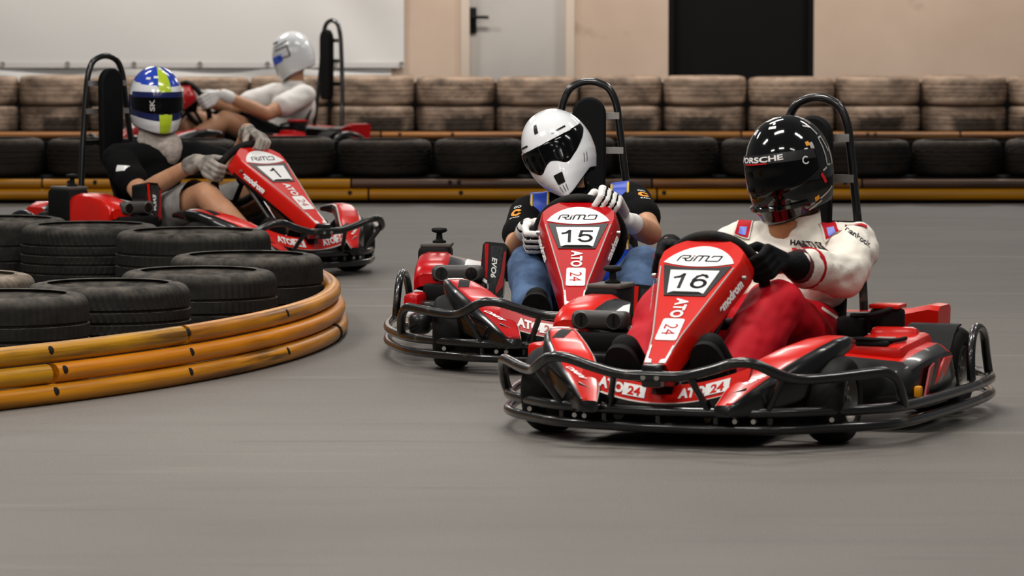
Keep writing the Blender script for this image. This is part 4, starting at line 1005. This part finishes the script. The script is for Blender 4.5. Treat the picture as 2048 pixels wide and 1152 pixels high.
# ---- kart 15
def cloth15(b, P):
    sh = blob('shirt', shirt_prims(P, .010, .52), [M_tee], .0075, 4, b, wr=.004, wf=16)
    t = bvh(sh)
    base = shirt_prims(P, .017, .0)[:5] + [('e', (.02, 1.0, .265), (.165, .13, .12))]
    sR, sL = V(P['sR']), V(P['sL']); che = V(P['chest'])
    def cut(c):
        zc = lerp(sR.z, sL.z, (c.x - sR.x) / (sL.x - sR.x))
        u = (c.x - (sR.x + sL.x) / 2); top = c.z > zc - .095
        if top and not (.097 < abs(u) < .160): return True
        if not top and abs(u) > .195: return True
        return False
    v = blob('vest', base, [M_vest], .0065, 4, b, wr=.003, wf=14, cut=cut)
    tv = bvh(v)
    for u in (-.158, -.099, .099, .158):
        pts = []
        for k in range(16):
            z = lerp(-.15, .062, k / 15); x = (sR.x + sL.x) / 2 + u; zc = lerp(sR.z, sL.z, (x - sR.x) / (sL.x - sR.x)) + z
            h = tv.find_nearest(V((x, che.y - .2, zc)) if z < .03 else V((x, che.y - .12, zc + .04)))
            h2 = tv.ray_cast(V((x + (.003 if abs(u) < .12 else -.003) * (1 if u > 0 else -1), che.y - .5, zc)), V((0, 1, 0)))
            if h2[0]: pts.append(h2[0] + V((0, -.001, .0)))
        if len(pts) > 3: q = MB(); q.tube(pts, .0042, M_yel, 8); q.build('piping', v)
    # sleeve prints
    for s, e, sg in ((P['sR'], P['eR'], -1), (P['sL'], P['eL'], 1)):
        s, e = V(s), V(e); ax = (e - s).normalized(); out = V((sg * .45, -1, .35)); out = (out - ax * out.dot(ax)).normalized(); r = ax.cross(out) * (-1)
        if r.x < 0: r = -r
        c = s.lerp(e, .34) + out * .06; q = MB()
        up = -ax; rr_ = up.cross(out)
        fpr = project(t, basis(c, rr_, up, out), .0025); ring = [[fpr((lerp(.008, .019, j) * cos(a), lerp(.008, .017, j) * sin(a))) for a in np.linspace(.4, 2 * pi - .3, 15)] for j in (0, .5, 1)]
        q.loft(ring, M_orangep, cap=False, closed=False)
        q.text('GO', None, .012, M_white, wide=1.1, bold=.02, conform=lambda p: fpr((p[0], p[1] + .029))); q.text('KART', None, .009, M_white, wide=1.1, bold=.02, conform=lambda p: fpr((p[0], p[1] - .027)))
        q.build('sleeve_print', sh, smooth=0, recalc=False)
    blob('jeans', leg_prims(P, .010), [M_jean], .008, 4, b, wr=.006, wf=11, fold=(1, 1, 1.8))
    glove(b, P['aL'], 1, P['eL'], [M_glovew, M_gloveb], .036, .034, True, P['wL']); glove(b, P['aR'], -1, P['eR'], [M_glovew, M_gloveb], .05, .036, True, P['wR'])
    for a, tt in ((P['nR'], P['tR']), (P['nL'], P['tL'])): s = shoe(b, a, tt); sole(b, s, a, tt)
    def col(az, z): return 0
    zu = lambda az: .036 + .014 * (abs(az) / 80) ** 2
    def zl(az):
        q = abs(az); return -.030 - .030 * math.exp(-((q - 26) / 17) ** 2) + .066 * max(0, (q - 47) / 41) ** 1.3
    def ex(bb, conf):
        patch(bb, conf(-4, .092, .0015), rect(.016, .032), M_blk); patch(bb, conf(34, .056, .0015, 4), rect(.066, .006), M_blk); patch(bb, conf(-44, .056, .0015, -4), rect(.066, .006), M_blk)
        patch(bb, conf(3, -.098, .002), rect(.036, .036), M_blkm)
        for k in (-.017, 0, .017): patch(bb, conf(3, -.134, .0015), [(x + k, y) for x, y in rect(.0035, .024)], M_blk)
        for az in (60, 67): patch(bb, conf(az, -.066, .0015, -8), rect(.003, .030), M_visor2)
        patch(bb, conf(-8, -.003, .0048), rect(.0025, .075), M_visor2)
    h = helmet(b, 'angular', HT(P['head'], -15, 1, -27, .94), col, [M_hwhite], (-88, 88, zu, zl, M_visor), ex)
    q = MB(); hp = HT(P['head'], -15, 1, -27, .94); q.tube(cr([hp @ V((.07, .02, -.10)), hp @ V((.05, -.03, -.13)), V(P['neck']) + V((.03, -.07, .02)), hp @ V((-.03, -.03, -.13))], 4), .006, M_blkm, 6); q.build('chin_strap', h)
P15 = dict(pelvis=(0, 1.05, .17), chest=(-.02, 1.06, .385), neck=(-.03, 1.08, .50), head=(-.086, 1.045, .640), head_rot=(12, -23, -13), sR=(-.185, 1.06, .435), sL=(.150, 1.06, .478),
           eR=(-.222, .86, .315), eL=(.212, .86, .385), aR=184, aL=55, wL=(.150, .66, .432), hips=((-.105, 1.0, .145), (.135, 1.0, .140)), kR=(-.165, .60, .298), kL=(.200, .58, .298), nR=(-.128, .30, .125), nL=(.112, .30, .125), tR=(-.120, .215, .222), tL=(.092, .215, .222))
person('15', 'person in white helmet and blue and black shirt leaning over in kart 15', P15, cloth15)

# ---- kart 16
def cloth16(b, P):
    pel = V(P['pelvis']); zc = pel.z + .125
    j = blob('jacket', [p for p in shirt_prims(P, .016, long=True, fat=1.08)], [M_suit], .0075, 4, b, wr=.011, wf=11, fold=(1.3, 1, 1.5), cut=lambda c: c.z < zc - .02 and abs(c.x) < .19 and c.y > .9)
    t = bvh(j)
    tr = blob('trousers', leg_prims(P, .020) + [('e', pel + V((0, -.01, .06)), (.178, .150, .11))], [M_suitr], .008, 4, b, wr=.010, wf=9, fold=(1.2, 1, 1.4))
    q = MB(); tt = bvh(tr); strap_patch(q, tt, (.21, .92, .272), (.77, .30, -.56), (.5, .2, .83), .075, .007, M_suit, .003, nx=10, ny=2); q.build('side_stripe', tr)
    # cuffs
    for e, w in ((P['eL'], P['wL']), (P['eR'], P['wR'])):
        e, w = V(e), V(w); d = (w - e).normalized(); c = e.lerp(w, .66); q = MB(); q.tube([c, c + d * .012], [.056, .056], M_suitr, 20); q.tube([c + d * .012, c + d * .06], [.051, .044], M_maroon, 20); q.build('cuff', j)
    # collar, epaulettes, prints
    nk = V(P['neck']); hd_ = V(P['head']); ax = (hd_ - nk).normalized(); q = MB()
    ring = lambda r, z, fy=1.: [nk + V((r * cos(a), r * fy * sin(a), z + .012 * sin(a))) for a in np.linspace(-pi / 2 + .35, 3 * pi / 2 - .35, 25)]
    q.loft([ring(.083, -.03), ring(.078, .02), ring(.074, .055), ring(.070, .055), ring(.072, .0)], M_suit, cap=False, closed=False); q.build('collar', j)
    M_badge = mat('badge_blue', (110, 130, 220), .5)
    for c, tilt in ((V((.140, 1.09, .520)), .15), (V((-.125, 1.13, .505)), -.2)):
        q = MB(); zd = V((.25, -.72, .65)).normalized(); xd = V((.93, .366, 0)); xd = (xd - zd * xd.dot(zd)).normalized(); yd = zd.cross(xd); xd, yd = xd + yd * tilt, yd - xd * tilt
        xd.normalize(); yd.normalize(); T = basis(c, xd, yd, zd)
        for w_, h_, m_, y0, o_ in ((.046, .084, M_suit, 0, 0), (.038, .076, M_suitr, 0, .0015), (.020, .034, M_badge, -.014, .003)):
            fq = project(t, T, .005 + o_); rows_ = [[fq(((u / 4 - .5) * w_, y0 + (v / 12 - .5) * h_)) for u in range(5)] for v in range(13)]; q.loft(rows_, m_, cap=False, closed=False)
        q.build('epaulette', j, smooth=60)
    q = MB(); T = basis(V((.205, 1.12, .52)), V((.8, .3, .1)).normalized(), V((-.25, .45, .85)).normalized(), V((.2, -.7, .7)).normalized()); fq = project(t, T, .005); q.loft([[fq(((u / 4 - .5) * .06, (v / 3 - .5) * .016)) for u in range(5)] for v in range(4)], M_suitr, cap=False, closed=False); q.build('sleeve_print', j)
    strap_text(j, t, 'HARTLER', (.105, 1.0, .464), (.93, .366, -.08), (0, 0, 1), None, .0145, M_digit, 1.1, .04, 'chest_print')
    q = MB(); strap_patch(q, t, (.107, 1.0, .447), (.93, .366, -.08), (0, 0, 1), .085, .005, M_suitr); q.build('chest_print', j, smooth=0, recalc=False)
    strap_text(j, t, 'hankook', (.236, 1.04, .488), (.72, .28, -.55), (.5, .2, .8), None, .015, M_digit, 1.1, .03, 'sleeve_print')
    glove(b, P['aL'], 1, P['eL'], [M_gloveb], .045, .040, False, P['wL']); glove(b, P['aR'], -1, P['eR'], [M_gloveb], .045, .040, False, P['wR'])
    for a, tt_ in ((P['nR'], P['tR']), (P['nL'], P['tL'])): s = shoe(b, a, tt_, w=.045); sole(b, s, a, tt_)
    # open shirt front under the helmet
    zu = lambda az: .062 - .012 * (abs(az) / 85) ** 2
    zl = lambda az: -.066 + .050 * (abs(az) / 85) ** 2.2
    def ex(bb, conf):
        rows_ = [[conf(0, 0, .0046)((az / 180 * pi * .128, lerp(zu(az) - .003, zu(az) - .030, v / 3))) for az in np.linspace(-80, 80, 41)] for v in range(4)]
        bb.loft(rows_, M_visor2, cap=False, closed=False)
        bb.text('PORSCHE', None, .016, M_white, wide=1.9, bold=.03, conform=conf(-6, .045, .0056))
        patch(bb, conf(-12, .033, .0056), rect(.09, .003), M_hred)
        for k in range(14):   # pivot ring
            a0, a1 = radians(40 + k * 20), radians(60 + k * 20); c = conf(63, .022, .0060)
            bb.add([c((r * cos(a), r * sin(a))) for r, a in ((.008, a0), (.0115, a0), (.0115, a1), (.008, a1))], [(0, 1, 2, 3)], M_white)
        patch(bb, conf(88, -.045, .002, 25), rect(.009, .034), M_hred); patch(bb, conf(74, .066, .002), rect(.014, .012), M_orangep); patch(bb, conf(76, -.098, .002, 20), rect(.016, .014), M_orangep)
        patch(bb, conf(80, .057, .002), rect(.014, .020), M_grey); patch(bb, conf(69, .05, .002), rect(.012, .010), M_white)
        for k, (az, z, w, h, r) in enumerate([(112, .03, .005, .085, 0), (121, .05, .005, .05, 8), (117, .072, .020, .005, 0), (117, -.012, .018, .005, 0), (128, .01, .010, .05, 0), (106, -.02, .018, .006, 20), (113, .098, .006, .035, 14), (104, .112, .022, .005, -20), (108, -.09, .060, .006, 24), (88, -.118, .05, .005, 20)]): patch(bb, conf(az - 14, z, .002, r), rect(w, h), M_grey)
        for k in range(9): patch(bb, conf(-62 + 1.5 * k, .075 + .008 * k, .002, 40), rect(.010, .006 + .003 * (k % 2)), M_grey)  # string of lamp reflections painted along the shell's left edge
        patch(bb, conf(14, .128, .002), rect(.042, .006), M_white); patch(bb, conf(16, .137, .002), rect(.016, .005), M_white)  # lamp glints painted in white near the crown
    h = helmet(b, 'round', HT(P['head'], -17, 10, -6, .935), lambda az, z: 0, [M_hblack], (-86, 86, zu, zl, M_visor), ex)
    q = MB(); Tm = HT(P['head'], -17, 10, -6, .935)
    q.T = Tm; rows_ = [[helm_pt('round', radians(az), lerp(-.092, -.112, v), o_) for az in np.linspace(-60, 60, 25)] for v, o_ in ((0, .001), (.25, .011), (.75, .012), (1, .001))]; q.loft(rows_, M_hblack, cap=False, closed=False); q.build('chin_spoiler', h, smooth=50)
    # tan undershirt at the open neck
    q = MB(); q.tube([nk + V((-.01, -.075, -.035)), nk + V((-.01, -.06, .03))], [.03, .045], mat('tan_undershirt', (152, 106, 66), .8), 16); q.build('undershirt', b)
P16 = dict(pelvis=(0, 1.07, .17), chest=(.015, 1.14, .375), neck=(.01, 1.165, .49), head=(.0, 1.155, .674), head_rot=(10, -6, -17), sR=(-.155, 1.18, .445), sL=(.188, 1.15, .455),
           eR=(-.225, .92, .34), eL=(.240, .885, .392), aR=160, aL=21, wL=(.178, .605, .437), hips=((-.085, 1.03, .155), (.085, 1.03, .155)), kR=(-.15, .56, .31), kL=(.150, .555, .328), nR=(-.128, .28, .14), nL=(.112, .28, .14), tR=(-.125, .165, .238), tL=(.102, .175, .248))
person('16', 'person in black helmet, white racing jacket and red trousers steering kart 16', P16, cloth16)

# ---- kart 1
def cloth1(b, P):
    sh = blob('shirt', shirt_prims(P, .012, .60, fat=1.06), [M_tee], .008, 4, b, wr=.006, wf=12); t = bvh(sh)
    s, e = V(P['sR']), V(P['eR']); q = MB(); strap_patch(q, t, s.lerp(e, .38) + V((-.08, -.03, .03)), (-.2, -.9, .2), (.4, 0, .9), .05, .028, M_white); q.build('sleeve_print', sh, smooth=0, recalc=False)
    q = MB(); strap_patch(q, t, V(P['chest']) + V((.03, -.2, -.01)), (1, -.2, 0), (0, 0, 1), .045, .016, M_grey); q.build('chest_print', sh, smooth=0, recalc=False)
    blob('shorts', leg_prims(P, .020, end=0), [M_grayshort], .009, 4, b, wr=.007, wf=10, cut=lambda c: c.y < V(P['kR']).y + .085)
    glove(b, P['aL'], 1, P['eL'], [M_gloveg, M_gloveb], .05, .036, False, P['wL']); glove(b, P['aR'], -1, P['eR'], [M_gloveg, M_gloveb], .05, .038, False, P['wR'])
    for a, tt in ((P['nR'], P['tR']), (P['nL'], P['tL'])): s_ = shoe(b, a, tt); sole(b, s_, a, tt)
    nk, hd_ = V(P['neck']), V(P['head'])
    blob('balaclava', [('c', nk + V((0, -.01, -.015)), .078, hd_ - V((0, .01, .10)), .07), ('e', nk + V((.03, -.075, -.02)), (.06, .04, .07))], [M_balac], .007, 3, b, wr=.006, wf=18)
    def col(az, z):
        if -13 < az < 16 and not (-.06 < z < .022): return 2
        if z > .078 - .016 * cos(radians(az - 20)): return 1
        if z > .022: return 0
        if z > -.098 + .03 * min(1, abs(az) / 90): return 3
        return 0
    def ex(bb, conf):
        rows_ = [[conf(0, 0, .0046)((az / 180 * pi * .128, lerp(.038, .014, v / 3))) for az in np.linspace(-78, 78, 41)] for v in range(4)]
        bb.loft(rows_, M_hblue if False else M_hnavy, cap=False, closed=False)
        bb.text('SK', conform=conf(-26, -.020, .0058, 90), T=None, h=.024, m=M_grey, wide=1.4, bold=.03)
        patch(bb, conf(-40, .098, .002), rect(.03, .010), M_white); patch(bb, conf(-18, .104, .002), rect(.03, .010), M_white); patch(bb, conf(2, .140, .002), rect(.03, .012), M_white)
    helmet(b, 'round', HT(P['head'], -21, 2, 0, .90), col, [M_hwhite, M_hblue, M_hgreen, M_hnavy], (-84, 84, lambda az: .040, lambda az: -.062 + .02 * (abs(az) / 84) ** 2, M_visor), ex)
P1 = dict(pelvis=(0, 1.08, .17), chest=(-.03, 1.11, .385), neck=(-.01, 1.09, .505), head=(.005, 1.085, .684), head_rot=(2, 0, -22), sR=(-.20, 1.07, .445), sL=(.16, 1.05, .45),
           eR=(-.250, .86, .310), eL=(.215, .82, .41), aR=172, aL=74, hips=((-.085, 1.02, .155), (.085, 1.02, .155)), kR=(-.16, .56, .315), kL=(.17, .54, .335), nR=(-.13, .27, .125), nL=(.10, .27, .125), tR=(-.125, .20, .205), tL=(.095, .20, .205))
person('1', 'person in blue, white and lime helmet, black t-shirt and grey shorts in kart 1', P1, cloth1)

# ---- far kart
def cloth4(b, P):
    blob('shirt', shirt_prims(P, .013, .58), [M_whitetee], .009, 4, b, wr=.006, wf=12)
    blob('shorts', leg_prims(P, .020, end=0), [M_tee], .009, 4, b, cut=lambda c: c.y < V(P['kR']).y + .12)
    glove(b, P['aL'], 1, P['eL'], [M_glovew], .06, .038, False, P['wL']); glove(b, P['aR'], -1, P['eR'], [M_glovew], .06, .038, False, P['wR'])
    for a, tt in ((P['nR'], P['tR']), (P['nL'], P['tL'])): s_ = shoe(b, a, tt); sole(b, s_, a, tt)
    def ex(bb, conf):
        c = conf(60, .025, .0055)
        for p0, p1 in (((-.05, .03), (.055, .036)), ((.055, .036), (.055, -.03)), ((.055, -.03), (-.02, -.026)), ((-.02, -.026), (-.02, -.004)), ((-.05, .05), (.06, .066))):
            d = V((p1[0] - p0[0], p1[1] - p0[1])); n_ = V((-d.y, d.x)).normalized() * .0035
            patch(bb, c, [(p0[0] - n_.x, p0[1] - n_.y), (p1[0] - n_.x, p1[1] - n_.y), (p1[0] + n_.x, p1[1] + n_.y), (p0[0] + n_.x, p0[1] + n_.y)], M_visor2)
        patch(bb, conf(30, .105, .002), rect(.10, .012), M_blk)
    helmet(b, 'round', HT(P['head'], P['hy'], 20, 0, .84), lambda az, z: 0, [M_hwhite], (-60, 62, lambda az: .022, lambda az: -.045 + .02 * abs(az) / 60, M_vblue), ex)
P4 = dict(pelvis=(0, 1.08, .17), chest=(0, 1.16, .375), neck=(0, 1.17, .50), head=(0, 1.16, .672), head_rot=(6, 0, -30), hy=-34, sR=(-.165, 1.13, .44), sL=(.165, 1.13, .44),
          eR=(-.20, .86, .36), eL=(.215, .86, .34), aR=170, aL=10, hips=((-.085, 1.02, .155), (.085, 1.02, .155)), kR=(-.16, .62, .31), kL=(.17, .62, .31), nR=(-.13, .28, .125), nL=(.10, .28, .125), tR=(-.125, .21, .205), tL=(.095, .21, .205))
person('far', 'blurry person in white helmet and white t-shirt in the kart far behind', P4, cloth4)
